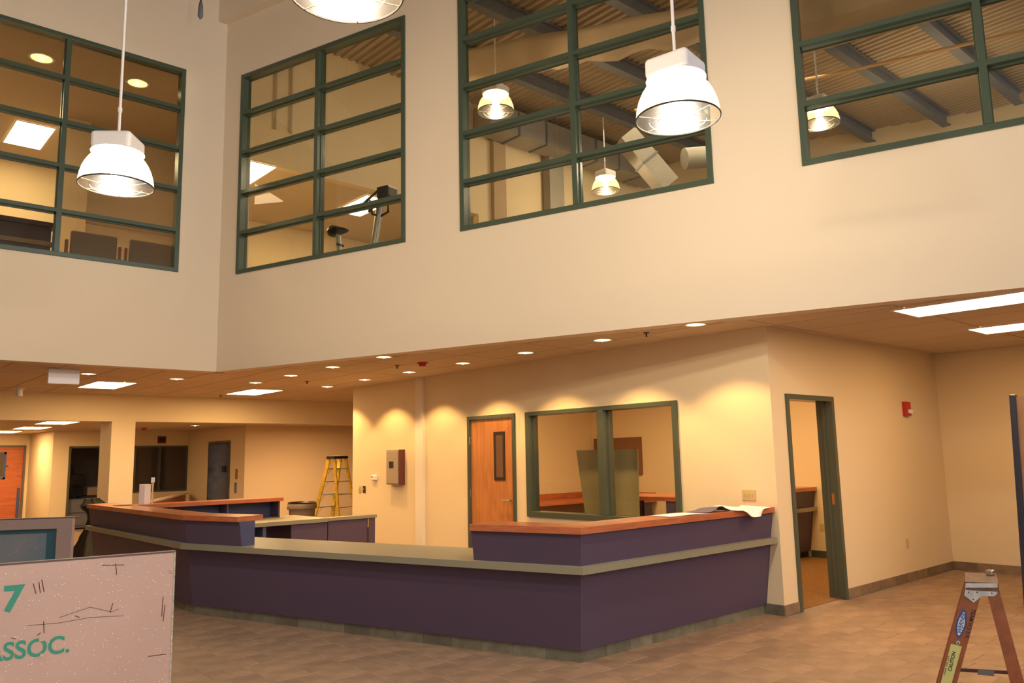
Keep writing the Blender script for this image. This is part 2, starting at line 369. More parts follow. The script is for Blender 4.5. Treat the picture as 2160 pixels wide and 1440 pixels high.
# ducts in window 3
def duct(name, p, q, w_, h_, label, seams=4):
    p = Vector(p); q = Vector(q); d = (q-p); L_ = d.length; d.normalize(); s = d.cross(Vector((0, 0, 1))); s = s.normalized() if s.length > .05 else Vector((1, 0, 0)); u = s.cross(d)
    def f(a, b, c): v = p+d*a+s*b+u*c; return tuple(v)
    t = thing(name, label, 'duct', (0, 0, 0))
    MB().box(0, -w_/2, -h_/2, L_, w_/2, h_/2, f).build('duct_run', DUCT, t)
    for k in range(1, seams+1):
        a = L_*k/(seams+1); MB().box(a-.02, -w_/2-.02, -h_/2-.02, a+.02, w_/2+.02, h_/2+.02, f).build('duct_flange', BEAM, t)
    if p.z > 8:
        for x_ in (p.x+.3, (p.x+q.x)/2, q.x-.1): MB().box(x_, p.y-.01, p.z+h_/2-.01, x_+.04, p.y+.01, TOP-.07).build('duct_hanger', BEAM, t)
    return t
duct('air_duct', (9.4, 11.3, 8.1), (14.6, 11.3, 8.1), .5, .5, 'long square metal air duct along the gym wall in the middle window', 6)
duct('air_duct', (11.9, 9.84, 7.9), (12.62, 9.39, 6.88), .42, .38, 'slanting square air duct dropping from the deck in the middle window', 1)
duct('air_duct', (11.55, 11.55, 7.88), (11.55, 11.55, 6.4), .42, .2, 'slim upright duct on the gym wall, lower left pane of middle window', 0)
tag(MB().tube([(13.1, 9.3, 7.55), (14.8, 8.2, 7.8)], .22, 16).build('round_duct', DUCT, smooth=True), 'round metal duct near the right edge of the middle window', 'duct')
wd_ = thing('wide_duct', 'wide flat brown duct close behind the top row of the right window', 'duct')
MB().box(7.6, 1.25, 6.27, 9.8, 1.95, 6.9, fB).build('duct_run', SHEET, wd_)
for t_ in (7.8, 9.6): MB().box(t_, 1.58, 6.9, t_+.03, 1.61, TOP-.07, fB).build('duct_hanger', BEAM, wd_)
tag(MB().box(9.93, 11.6, UF, 10.25, 11.699, 8.15).build('gym_pilaster', mat('tan_pilaster', (.45, .32, .2), .8)), 'tan upright pilaster on the gym wall, left pane of the middle window', 'pilaster')
mb = MB(); nx = 24; vs = []; fs = []
for j in range(7):
    for i in range(nx+1):
        a = i/nx; x = 7.0+2.9*a; y = 10.2-4.9*a; vs.append((x+.25*j/6, y+.12*j/6, 8.07-.45*j/6+.05*math.sin(i*1.7)*(j/6)+.02*math.sin(i*.9+j)))
for j in range(6):
    for i in range(nx): fs.append((j*(nx+1)+i, j*(nx+1)+i+1, (j+1)*(nx+1)+i+1, (j+1)*(nx+1)+i))
o = MB().add(vs, fs).build('insulation_sheet', SHEET, smooth=True); sm = o.modifiers.new('s', 'SOLIDIFY'); sm.thickness = .01
tag(o, 'tan draped insulation sheet hung below the deck, top of middle window', 'sheet')
for x_ in (5.35, 5.62): tag(MB().tube([(x_, 11.66, 6.9), (x_, 11.66, 8.5)], .02, 6).build('conduit', TBAR), 'thin %s conduit on the bulkhead inside the second window' % ('left' if x_ < 5.5 else 'right'), 'conduit')
# ------------------------------------------------------------------ windows
def window(name, fn, u0, u1, z0, z1, cols, rows, label, fw=.06, d0=-.02, d1=.13, glass=GLASS, gd=.075, mw=.06, mh=.05):
    t = thing(name, label, None, kind='structure')
    f = MB(); f.box(u0, d0, z0, u0+fw, d1, z1, fn).box(u1-fw, d0, z0, u1, d1, z1, fn)
    f.box(u0+fw, d0, z0, u1-fw, d1, z0+fw, fn).box(u0+fw, d0, z1-fw, u1-fw, d1, z1, fn); f.build('window_frame', GREEN, t, bev=.005)
    cw = (u1-u0)/cols; rh = (z1-z0)/rows
    for i in range(1, cols):
        u = u0+cw*i; m_ = MB().box(u-mw/2, d0, z0+fw, u+mw/2, d1, z1-fw, fn); m_.box(u-mw/2-.012, .045, z0+fw, u+mw/2+.012, .06, z1-fw, fn); m_.build('mullion', GREEN, t)
    for i in range(cols):
        a = u0+fw if i == 0 else u0+cw*i+mw/2; b = u1-fw if i == cols-1 else u0+cw*(i+1)-mw/2
        for j in range(1, rows):
            z = z0+rh*j
            m_ = MB().box(a, d0, z-mh/2, b, d1, z+mh/2, fn); m_.box(a, .045, z-mh/2-.018, b, .06, z+mh/2+.012, fn); m_.build('muntin', GREEN, t)
        for j in range(rows):
            za = z0+fw if j == 0 else z0+rh*j+mh/2; zb = z1-fw if j == rows-1 else z0+rh*(j+1)-mh/2
            MB().box(a, gd, za, b, gd+.006, zb, fn).build('pane', glass, t)
    return t
window('window_1', fA, *WA, ZS, ZT, 2, 5, 'green ten-pane upper window at the left, chairs behind it')
window('window_2', fB, *W2, ZS, ZT, 2, 5, 'green ten-pane upper window beside the wall corner, exercise bike behind it')
window('window_3', fB, *W3, ZS, ZT, 2, 5, 'green upper window in the middle with ducts and two lamps behind it')
window('window_4', fB, *W4, ZS, ZT, 2, 5, 'green upper window at the top right with ribbed deck behind it')
# ------------------------------------------------------------------ lower storey walls
wc = wall('wall_office', fC, YD, 12.52, 0, HC+.06, .12, [(5.464, 7.972, .8, 2.18), (8.196, 9.235, -.0, 2.18)], WALL, 'cream office wall with door and green-framed window behind the counter')
wd = wall('wall_right', fD, XC+.12, XE, 0, HC+.06, .15, [(7.592, 8.605, 0, 2.18)], WALL, 'cream wall with open green doorway and red alarm')
struct(MB().box(XE, -8, 0, XE+.15, 11.4, HC+.06).build('wall_end', WALL), 'cream end wall at the far right')
struct(MB().box(XC+.12, 10.75, 0, XE, 10.9, HC+.06).build('wall_office_back', WALL), 'cream back wall inside the office')
struct(MB().box(XC+.12, 12.4, 0, 14, 12.52, HC+.06).build('wall_office_side', WALL), 'cream wall turning away behind the office')
struct(MB().box(XC-.045, 10.33, 0, XC, 10.53, HC).build('trim_2', mat('pale_pilaster_paint', (.76, .68, .57), .7)), 'pale narrow pilaster on the office wall between panel and door')
struct(MB().box(-6, YF, 2.372, 14, YF+.3, HC+.06).build('wall_header', WALL), 'deep cream header beam across the back of the lobby')
struct(MB().box(4.221, YF-.002, 0, 4.628, YF+.72, 2.46).build('trim_column', WALL), 'square cream column under the header beam')
struct(MB().box(8.15, 18.71, 0, 14, 18.86, 2.5).build('wall_back_right', WALL), 'pale wall behind the yellow stepladder')
def fL(t, d, z): return (8.0+d, t, z)
wall('wall_elevator', fL, 18.71, 22.5, 0, 2.5, .15, [(19.56, 21.0, 0, 2.13)], WALL, 'warm cream wall with the elevator')
def fK(t, d, z): return (t, 22.5+d, z)
wall('wall_back', fK, 4.85, 8.15, 0, 2.5, .15, [(5.063, 6.35, 0, 2.067), (6.613, 8.02, .85, 2.067)], WALL, 'cream back wall with dark doorway and dark window')
struct(MB().box(4.70, 22.5, 0, 4.85, 25.35, 2.5).build('wall_back_side', WALL), 'warm cream side wall beside the red-brown door')
def fO(t, d, z): return (t, 25.2+d, z)
wall('wall_back_left', fO, -6, 4.72, 0, 2.5, .15, [(2.6, 4.62, 0, 2.16)], WALL, 'cream wall around the red-brown double door')
struct(MB().box(-6.15, -8, 0, -6, 26, TOP).build('wall_left', WALLW), 'cream wall at the far left, out of view')
struct(MB().box(14, 12.4, 0, 14.15, 19, HC+.1).build('wall_far_right', WALL), 'cream wall closing the passage behind the ladder')
struct(MB().box(-6, -8.15, 0, 18, -8, 3.4).build('wall_daylight_block', WALL), 'unseen cream wall added behind the camera to block low daylight')  # unseen, added to keep daylight off the lower storey
# dark room behind opening
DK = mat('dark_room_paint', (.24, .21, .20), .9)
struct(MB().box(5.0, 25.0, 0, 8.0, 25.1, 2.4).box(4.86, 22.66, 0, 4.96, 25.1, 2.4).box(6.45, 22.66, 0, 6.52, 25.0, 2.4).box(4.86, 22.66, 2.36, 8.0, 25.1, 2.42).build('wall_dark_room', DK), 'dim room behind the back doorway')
# ceilings
def ceil_tiles(name, xr, yr, z, clips, label, tw=.61, tl=1.22):
    par = MB().prism([(0, 0), (.01, 0), (.01, .01)], z+.04, z+.05)
    c = None; polys = []
    nx_ = int((xr[1]-xr[0])/tw)+1; ny_ = int((yr[1]-yr[0])/tl)+1
    gridp = MB()
    for i in range(nx_):
        for j in range(ny_):
            p = rect(xr[0]+i*tw, yr[0]+j*tl, min(xr[0]+(i+1)*tw, xr[1]), min(yr[0]+(j+1)*tl, yr[1]))
            for cl in clips:
                if p: p = clip(p, *cl)
            if len(p) >= 3:
                cx = sum(q[0] for q in p)/len(p); cy = sum(q[1] for q in p)/len(p)
                gridp.prism(p, z+.006, z+.03); polys.append([(q[0]+(cx-q[0])*0+(.009 if q[0] < cx else -.009), q[1]+(.009 if q[1] < cy else -.009)) for q in p])
    root = struct(gridp.build(name, TBAR), label)
    for p in polys: MB().prism(p, z, z+.01).build('ceiling_tile', CEILT, root)
    return root
nb = (BN.x, BN.y, BN.dot(B0)+.19)
ceil_tiles('ceiling_lobby', (-3.0, 13.96), (11.36, YF+.02), HC, [], 'suspended tile ceiling between atrium and header beam')
ceil_tiles('ceiling_right', (4.3, XE), (-1.9, 11.37), HC, [nb], 'suspended tile ceiling over the reception counter and right alcove')
struct(MB().prism([(4.6, 11.37), (10.7, -6.4), (18, -6.4), (18, 16.1), (-6, 16.1), (-6, 11.37)], HC+.07, HC+.12).build('ceiling_void', DK), 'backing above the suspended ceiling')
struct(MB().box(-6, YF+.3, 2.46, 14.1, 26, 2.56).build('ceiling_back', CEILT), 'lower ceiling beyond the header beam')
# base tiles
def base_run(parent, fn, u0, u1, m, h=.10, d=-.014):
    n = max(1, round((u1-u0)/.3)); s = (u1-u0)/n
    for k in range(n): MB().box(u0+s*k+.0015, d, .0, u0+s*(k+1)-.0015, .0, h, fn).build('base_tile', m, parent)
def baseboard(name, fn, u0, u1, label, m=BTILE2):
    o = struct(MB().box(u0, -.006, 0, u1, 0, .097, fn).build(name, GROUT), label); base_run(o, fn, u0, u1, m); return o
baseboard('baseboard_office', fC, YD, YD+.22, 'slate base tiles at the foot of the wall beside the counter', BTILE)
baseboard('baseboard_right_1', fD, XC-.014, 7.59, 'base tile between wall corner and open doorway')
baseboard('baseboard_right_2', fD, 8.61, XE, 'brown base tiles along the wall right of the doorway')
def fE(t, d, z): return (XE+d, t, z)
baseboard('baseboard_end', fE, -2.5, YD, 'brown base tiles along the end wall')
struct(MB().box(11.57, YD+.15, 0, XE, 6.3, .1).build('baseboard_inner', GREEN), 'dark green base strip inside the office')
# ------------------------------------------------------------------ doors and office window
def frame3(u0, u1, z1, fn, d0, d1, fw=.05):
    return MB().box(u0, d0, 0, u0+fw, d1, z1, fn).box(u1-fw, d0, 0, u1, d1, z1, fn).box(u0+fw, d0, z1-fw, u1-fw, d1, z1, fn)
d1 = thing('door_1', 'closed maple office door with narrow glass and green frame', None, kind='structure')
frame3(8.196, 9.235, 2.18, fC, -.025, .13).build('door_frame', GREENL, d1)
lf = MB().box(8.25, .01, .01, 9.183, .055, 2.125, fC).build('door_leaf', DWOOD, d1)
v = MB().box(8.43, .0, 1.27, 8.665, .012, 1.31, fC).box(8.43, .0, 1.90, 8.665, .012, 1.94, fC).box(8.43, 0, 1.31, 8.47, .012, 1.90, fC).box(8.625, 0, 1.31, 8.665, .012, 1.90, fC).build('vision_frame', mat('bronze_trim', (.035, .02, .012), .4), lf)
MB().box(8.47, .006, 1.31, 8.625, .011, 1.90, fC).build('vision_glass', mat('vision_glass', (.16, .09, .055), .1), lf)
MB().tube([fC(8.31, .01, 1.0), fC(8.31, -.05, 1.0), fC(8.33, -.06, 1.0), fC(8.44, -.06, .995)], .012, 8).lathe([(.03, 0), (.03, .001)], 16, (0, 0, 0)).build('door_handle', CHROME, lf, smooth=True)
for z in (.25, 1.08, 1.83): MB().tube([fC(9.19, -.012, z-.055), fC(9.19, -.012, z+.055)], .011, 8).build('hinge', CHROME, d1)
w5 = thing('window_5', 'two-pane green-framed interior window into the office', None, kind='structure')
u0, u1, z0, z1 = 5.464, 7.972, .8, 2.18
f = MB(); fw = .07
f.box(u0, -.03, z0, u0+fw, .15, z1, fC).box(u1-fw, -.03, z0, u1, .15, z1, fC).box(u0+fw, -.03, z0, u1-fw, .15, z0+fw, fC).box(u0+fw, -.03, z1-.055, u1-fw, .15, z1, fC).build('window_frame', GREENL, w5, bev=.006)
f = MB().box(6.56, -.03, z0+fw, 6.67, .15, z1-.055, fC); f.box(6.53, .045, z0+fw, 6.70, .06, z1-.055, fC).build('mullion', GREENL, w5, bev=.006)
f = MB().box(u0+fw, .045, z0+fw, u0+fw+.03, .065, z1-.055, fC).box(u1-fw-.03, .045, z0+fw, u1-fw, .065, z1-.055, fC).build('glazing_stop', GREENL, w5)
for a, b in ((u0+fw, 6.56), (6.67, u1-fw)): MB().box(a, .05, z0+fw, b, .056, z1-.055, fC).build('pane', GLASSC, w5)
d2 = thing('door_2', 'open doorway with wide green jamb in the right wall', None, kind='structure')
frame3(7.592, 8.605, 2.18, fD, -.02, .17, .055).build('door_frame', GREENL, d2)
MB().box(8.535, .07, .05, 8.55, .10, 2.125, fD).build('door_stop', GREENL, d2)
MB().box(8.548, .03, 1.0, 8.552, .06, 1.12, fD).build('strike_plate', mat('brass', (.5, .2, .06), .4, metal=.6), d2)
d3 = thing('door_3', 'red-brown double door with small window and blue tape at far left', None, kind='structure')
frame3(2.6, 4.62, 2.16, fO, -.03, .1, .05).build('door_frame', mat('grey_door_frame', (.12, .10, .09), .5), d3)
for a, b in ((2.65, 3.605), (3.615, 4.57)):
    lf = MB().box(a, .02, .01, b, .06, 2.11, fO).build('door_leaf', RWOOD, d3)
    c = a+.46 if a < 3 else a+.30
    MB().box(c-.17, .01, 1.33, c+.2, .03, 1.93, fO).build('vision_glass', mat('dull_glass', (.10, .08, .05), .2), lf)
    MB().box(c-.22, .005, 1.26, c+.26, .019, 1.31, fO).box(c-.22, .005, 1.93, c+.26, .019, 1.98, fO).box(c+.2, .005, 1.26, c+.26, .019, 1.98, fO).box(c-.22, .005, 1.26, c-.17, .019, 1.98, fO).build('masking_tape', TAPE, lf)
    if a > 3: MB().box(b-.10, .005, .1, b-.03, .019, 1.02, fO).build('edge_tape', TAPE, lf); MB().box(c+.26, .006, 1.58, c+.32, .019, 1.63, fO).build('tape_tab', TAPE, lf)
w6 = thing('window_6', 'dark window at the back with green frame', None, kind='structure')
f = MB().box(6.613, -.02, .85, 6.66, .1, 2.067, fK).box(7.97, -.02, .85, 8.0, .1, 2.067, fK).box(6.66, -.02, .85, 7.97, .1, .90, fK).box(6.66, -.02, 2.02, 7.97, .1, 2.067, fK).build('window_frame', GREENL, w6)
MB().box(7.24, -.02, .9, 7.29, .1, 2.02, fK).build('mullion', GREENL, w6)
for a, b in ((6.66, 7.24), (7.29, 7.97)): MB().box(a, .05, .9, b, .06, 2.02, fK).build('pane', DGLASS, w6)
d4 = thing('door_4', 'green-framed dark doorway at the back', None, kind='structure')
frame3(5.063, 6.35, 2.067, fK, -.02, .16, .05).build('door_frame', GREENL, d4)
el = thing('elevator', 'stainless steel elevator doors in a recessed dark frame', 'elevator')
MB().box(19.56, -.01, 0, 19.62, .3, 2.13, fL).box(20.94, -.01, 0, 21.0, .3, 2.13, fL).box(19.62, -.01, 2.07, 20.94, .3, 2.13, fL).build('elevator_frame', STEELD, el)
MB().box(19.62, .22, 0, 20.28, .25, 2.07, fL).build('elevator_door', STEELD, el); MB().box(20.282, .22, 0, 20.94, .25, 2.07, fL).build('elevator_door', STEELD, el)
MB().box(19.62, .19, 0, 19.95, .219, 2.07, fL).build('elevator_dark_strip', BLACK, el)  # dark right side of the recess put in as a black strip
tag(MB().box(20.36, .198, 1.34, 20.6, .2195, 1.50, fL).build('elevator_notice', BLACK), 'small black square notice taped on the elevator door', 'notice')
tag(MB().box(19.1, -.02, 1.18, 19.2, 0, 1.42, fL).build('call_sign', mat('brass_sign', (.35, .15, .05), .4)), 'brass sign plate beside the elevator', 'sign')
tag(MB().box(19.1, -.025, .85, 19.22, 0, 1.1, fL).build('call_button_plate', CHROME, bev=.005), 'steel call button plate below the brass sign', 'button plate')
# ------------------------------------------------------------------ reception counter
rc = thing('reception_counter', 'angled purple reception counter with cherry raised tops and grey ledge', 'counter', (0, 0, 0))
def offs(path, ds):
    """offset an open polyline to its right-hand (inner) side by per-segment distances, mitred"""
    P = [Vector((p[0], p[1])) for p in path]; n = len(P); segs = []
    for i in range(n-1):
        d = (P[i+1]-P[i]).normalized(); nn = Vector((d.y, -d.x)); dd = ds[i] if isinstance(ds, (list, tuple)) else ds; segs.append((P[i]+nn*dd, d))
    out = [segs[0][0]]
    for i in range(1, n-1):
        p, d = segs[i-1]; q, e = segs[i]; den = d.x*e.y-d.y*e.x
        if abs(den) < 1e-6: out.append(q); continue
        t = ((q.x-p.x)*e.y-(q.y-p.y)*e.x)/den; out.append(p+d*t)
    p, d = segs[-1]; out.append(p+d*(P[-1]-P[-2]).length); return [tuple(v) for v in out]
# outer line at z = 1.0 (face of the panels), from the office wall round to the rear end; inner side is on the right when walking this way
OUT = [(XC, 4.37), (4.556, 4.37), (3.150, 8.88), (3.150, 12.69)]
SL = .142                      # the faces lean in .142 per metre going down
def line_at(z): return offs(OUT, (1.0-z)*SL)
def strip(path_a, za, path_b, zb, th, name, m, parent, i0=0, i1=None, bev=0):
    i1 = len(path_a)-1 if i1 is None else i1
    for i in range(i0, i1):
        a0, a1, b0_, b1_ = path_a[i], path_a[i+1], path_b[i], path_b[i+1]
        ia, ib = offs(path_a, th), offs(path_b, th)
        MB().loft([(*a0, za), (*a1, za), (*ia[i+1], za), (*ia[i], za)], [(*b0_, zb), (*b1_, zb), (*ib[i+1], zb), (*ib[i], zb)]).build(name, m, parent, bev=bev)
strip(line_at(.092), .092, line_at(.69), .69, .03, 'front_panel', PURPLE, rc)
# toe tiles
TO = line_at(.05); TO = offs(TO, .012)
for i in range(3):
    p, q = Vector(TO[i]), Vector(TO[i+1]); L_ = (q-p).length; d = (q-p)/L_; nn = Vector((d.y, -d.x)); n_ = round(L_/.3); s = L_/n_
    for k in range(n_):
        a = p+d*(s*k+.0015); b = p+d*(s*(k+1)-.0015)
        MB().prism([tuple(a), tuple(b), tuple(b+nn*.015), tuple(a+nn*.015)], 0, .094).build('base_tile', BTILE, rc)
# grey ledge / low counter (0.8 deep)
LO = offs(OUT, -.035); LI = offs(OUT, .78)
for i in range(3):
    MB().prism([LO[i], LO[i+1], LI[i+1], LI[i]], .69, .745).build('low_worktop', GREYL, rc)
# inside back panels under worktop
BI = offs(OUT, .70)
for i in range(3): MB().prism([BI[i], BI[i+1], offs(OUT, .72)[i+1], offs(OUT, .72)[i]], .0, .69).build('support_panel', BLUEL, rc) if i != 1 else None
# raised screens: R (wall to K1, then 1.05 m along L), and left (0.85 m of L before K2, M, then rear leg)
def lerp(p, q, t): return (p[0]+(q[0]-p[0])*t, p[1]+(q[1]-p[1])*t)
Llen = math.dist(OUT[1], OUT[2])
def raised(path, inner, name_suffix, ends=True):
    for i in range(len(path)-1):
        lo = offs(path, (1.0-.745)*SL); hi = path
        il, ih = offs(path, .20), offs(path, .20)
        MB().loft([(*lo[i], .745), (*lo[i+1], .745), (*il[i+1], .745), (*il[i], .745)], [(*hi[i], .99), (*hi[i+1], .99), (*ih[i+1], .99), (*ih[i], .99)]).build('upper_panel', PURPLE, rc)
    wo = offs(path, -.025); wi = offs(path, .31)
    for i in range(len(path)-1): MB().prism([wo[i], wo[i+1], wi[i+1], wi[i]], .99, 1.042).build('raised_worktop', CWOOD, rc)
RA = [OUT[0], OUT[1], lerp(OUT[1], OUT[2], 1.02/Llen)]
raised(RA, .3, '')
RB = [lerp(OUT[2], OUT[1], .86/Llen), OUT[2], OUT[3]]
raised(RB, .3, '')
# blue end faces on the cut ends of the raised screen
def endcap(path_pt, dirv, m, name):
    p = Vector(path_pt); d = Vector(dirv).normalized(); nn = Vector((d.y, -d.x)); a = p+nn*.036
    MB().loft([(*(a-d*.004), .746), (*(p+nn*.2-d*.004), .746), (*(p+nn*.2), .746), (*a, .746)], [(*(p-d*.004), .989), (*(p+nn*.2-d*.004), .989), (*(p+nn*.2), .989), (*p, .989)]).build(name, m, rc)
endcap(RB[0], (OUT[2][0]-OUT[1][0], OUT[2][1]-OUT[1][1]), BLUEL, 'end_panel')
# rear leg: raised top with open blue shelves, low desk, knee space
YR = 11.62; XR = 5.60
MB().box(3.36, YR, .99, XR, YR+.38, 1.042).build('raised_worktop', CWOOD, rc)
MB().box(3.40, YR+.33, .745, XR-.03, YR+.35, .99).build('shelf_back', BLUEL, rc)
for x_ in (3.95, 4.75, XR-.05): MB().box(x_-.012, YR+.04, .745, x_+.012, YR+.33, .99).build('shelf_divider', PURPLE, rc)
MB().box(3.40, YR+.04, .875-.13, XR-.04, YR+.33, .757).build('shelf', BLUEL, rc)
MB().box(3.6, 10.86, .69, 5.95, YR+.35, .745).build('low_worktop', GREYL, rc)
MB().box(3.6, YR-.02, 0, 5.9, YR, .69).build('support_panel', PURPLE, rc)
MB().box(4.95, 10.9, 0, 5.0, YR, .69).build('desk_divider', BLUEL, rc)
MB().box(5.38, 10.9, 0, 5.95, 10.93, .69).build('desk_front', PURPLE, rc)
gt = thing('counter_gate', 'low purple gate with grey top at the back of the counter', 'gate', (5.97, 10.9, 0))
MB().box(.0, 0, .08, .66, .035, .70).build('gate_panel', PURPLE, gt); MB().box(-.01, -.03, .70, .82, .12, .745).build('gate_top', GREYL, gt)
MB().box(.69, -.01, 0, .80, .06, .70).build('gate_post', PURPLE, gt); MB().box(.668, -.012, .56, .684, .0, .69).build('hinge', mat('brass_hinge', (.6, .42, .12), .35, metal=.6), gt)
# ------------------------------------------------------------------ things on the counter
def sheet(name, fn, nx, ny, m, label, cat='paper', group=None):
    vs = [fn(i/nx, j/ny) for j in range(ny+1) for i in range(nx+1)]
    fs = [(j*(nx+1)+i, j*(nx+1)+i+1, (j+1)*(nx+1)+i+1, (j+1)*(nx+1)+i) for j in range(ny) for i in range(nx)]
    o = MB().add(vs, fs).build(name, m, smooth=True); s = o.modifiers.new('s', 'SOLIDIFY'); s.thickness = .0015; s.offset = 1
    return tag(o, label, cat, group)
ZW = 1.0435
def p1(u, v):   # big white sheet whose front corner droops over the edge
    x = 6.62+.58*u; y = 4.31+.33*v-.05*(1-v)*math.exp(-((u-.45)/.2)**2); z = ZW+.004+.022*math.sin(3.1*u+.5)**2*(.4+.6*v)+.012*v*math.sin(7*u)
    droop = max(0, 4.34-y)*2.2*math.exp(-((u-.45)/.22)**2); return (x, y, max(z-droop*.9, .98) if y < 4.345 else z)
sheet('drawing_sheet', p1, 24, 10, WPAPER, 'large white drawing sheet drooping over the counter edge beside the wall')
def p2(u, v): x = 6.22+.42*u; y = 4.40+.22*v; return (x, y, ZW+.006+.045*math.exp(-((u-.62)/.22)**2)*(1-.5*v))
sheet('folded_drawing', p2, 18, 6, DPAPER, 'dark blue folded drawing between the white sheets')
def p3(u, v): x = 5.72+.55*u; y = 4.40+.24*v-.04*u; return (x, y, ZW+.002+.008*u*math.sin(4*u))
sheet('letter_paper', p3, 10, 5, WPAPER, 'flat white paper lying left of the blue drawing')
ct = thing('white_carton', 'tall white carton standing on the rear counter top', 'carton', (3.64, 11.83, 1.042), .5)
MB().box(-.055, -.05, 0, .055, .05, .26).build('carton_body', WHITE, ct, bev=.003); MB().box(-.056, -.051, .26, .056, .051, .272).build('carton_lid', WPAPER, ct)
br = thing('dusting_brush', 'small brush with tan handle beside the white carton', 'brush', (3.75, 11.86, 1.042))
MB().tube([(0, 0, 0), (0, 0, .2), (.0, 0, .3)], [.016, .012, .018], 8).build('brush_handle', TAN, br, smooth=True); MB().box(-.022, -.012, .29, .022, .012, .36).build('bristles', WPAPER, br)
tag(MB().box(3.24, 11.7, 1.0425, 3.42, 11.85, 1.05).build('clipboard', BLACK, bev=.002), 'small dark clipboard lying left of the white carton', 'clipboard')
# ------------------------------------------------------------------ items on office wall
eb = thing('electrical_panel', 'beige electrical panel box on the office wall', 'panel box')
MB().box(10.90, -.10, 1.18, 11.28, 0, 1.74, fC).build('panel_case', GREYP, eb, bev=.004); MB().box(10.92, -.112, 1.20, 11.26, -.10, 1.72, fC).build('panel_door', GREYP, eb, bev=.003)
MB().box(11.05, -.118, 1.45, 11.17, -.112, 1.55, fC).build('panel_lock', DARKM, eb); MB().box(10.885, -.11, 1.18, 10.90, 0, 1.74, fC).build('panel_edge', mat('dark_red_edge', (.12, .03, .02), .5), eb)
th = thing('thermostat', 'small white rounded thermostat left of the panel box', 'thermostat')
MB().box(11.70, -.04, 1.24, 11.86, 0, 1.33, fC).build('thermostat_case', WHITE, th, bev=.015); MB().box(11.80, -.044, 1.29, 11.83, -.04, 1.31, fC).build('thermostat_dial', BLACK, th)
for (y0, y1, m_, lb) in ((12.22, 12.30, TAN, 'ivory switch plate near the end of the office wall'), (12.08, 12.16, DARKM, 'dark switch box right of the ivory switch plate')):
    s = thing('wall_switch', lb, 'switch'); MB().box(y0, -.012, 1.03, y1, 0, 1.14, fC).build('switch_plate', m_, s, bev=.002); MB().box((y0+y1)/2-.006, -.022, 1.075, (y0+y1)/2+.006, -.012, 1.10, fC).build('switch_toggle', TAN, s)
s = thing('wall_switch', 'wide ivory triple switch plate above the drawings', 'switch'); MB().box(4.545, -.01, 1.10, 4.70, 0, 1.205, fC).build('switch_plate', TAN, s, bev=.002)
for k in range(3): MB().box(4.578+.042*k, -.022, 1.14, 4.586+.042*k, -.01, 1.165, fC).build('switch_toggle', TAN, s)
al = thing('fire_alarm', 'red wall fire alarm with strobe right of the doorway', 'fire alarm')
MB().box(10.43, -.05, 2.0, 10.58, 0, 2.18, fD).build('alarm_case', RED, al, bev=.006); MB().box(10.47, -.08, 2.03, 10.56, -.05, 2.08, fD).build('strobe_lens', WPAPER, al, bev=.006)
for (fn_, a, b, lb) in ((fD, 10.20, 10.265, 'ivory outlet low on the right wall'), (fE, 6.07, 6.15, 'ivory outlet inside the open doorway')):
    s = thing('power_outlet', lb, 'outlet'); MB().box(a, -.008, .385, b, 0, .5, fn_).build('outlet_plate', TAN, s, bev=.002)
    for z in (.42, .465): MB().box(a+.02, -.011, z-.012, b-.02, -.008, z+.012, fn_).build('socket', TAN, s)
fp = thing('sign_plaque', 'small dark red sign above the dark back window', 'sign'); MB().box(7.19, -.02, 2.13, 7.40, 0, 2.32, fK).build('plaque', SIGNB, fp); MB().box(7.235, -.024, 2.18, 7.35, -.02, 2.27, fK).build('plaque_symbol', BLACK, fp)
# ------------------------------------------------------------------ ceiling fixtures
def downlight(name, loc, label, group, r=.095, light=True, e=None):
    t = thing(name, label, 'ceiling light', loc, 0, group)
    n = 28
    MB().lathe([(r, .004), (r+.018, .003), (r+.018, -.003), (r, -.002), (r-.002, .0)], n).build('trim_ring', WHITE, t, smooth=True)
    MB().lathe([(r, .001), (r*.95, .0008)], n).build('reflector_cone', DREF, t, smooth=True)
    MB().lathe([(r*.98, -.0005), (.0, -.0005)], n).build('lamp_disc', DLG, t)
    MB().lathe([(.0, -.014), (.018, -.010), (.024, 0)], 14).build('lamp_bulb', DLB, t, smooth=True)
    return t
DLG = emis('downlight_glow', (1, .72, .34), 2.6)
GR1 = 'downlights along the office wall'; GR2 = 'downlights beside the atrium edge'; ORD = ['nearest', 'second', 'third', 'fourth', 'fifth', 'sixth', 'farthest']
k = 0; base = None; spots = []
for i, (x_, y_) in enumerate([(6.63, 4.68), (6.65, 5.95), (6.66, 7.24), (6.68, 8.53), (6.70, 9.85), (6.74, 11.17), (6.82, 12.55)]):
    lb = 'round recessed downlight in the office wall row, %s from the camera' % ORD[i]
    if base is None: base = downlight('downlight', (x_, y_, HC), lb, GR1)
    else: dup(base, (x_, y_, HC), 0, lb, GR1)
    if i == 0: pass
    spots.append((x_, y_, 1.0))
for i, (x_, y_) in enumerate([(5.42, 8.53), (5.42, 9.83), (5.45, 11.15), (5.47, 12.45)]):
    dup(base, (x_, y_, HC), 0, 'round recessed downlight beside the atrium edge, %s of the row of four' % ['nearest', 'second nearest', 'third nearest', 'farthest'][i], GR2); spots.append((x_, y_, .5))
for i, (x_, y_) in enumerate([(4.217, 12.44), (2.966, 12.33)]):
    dup(base, (x_, y_, HC), 0, 'round recessed downlight %s' % ['between the two square ceiling lights', 'right of the white hanging sign'][i], 'downlights at the left'); spots.append((x_, y_, .5))
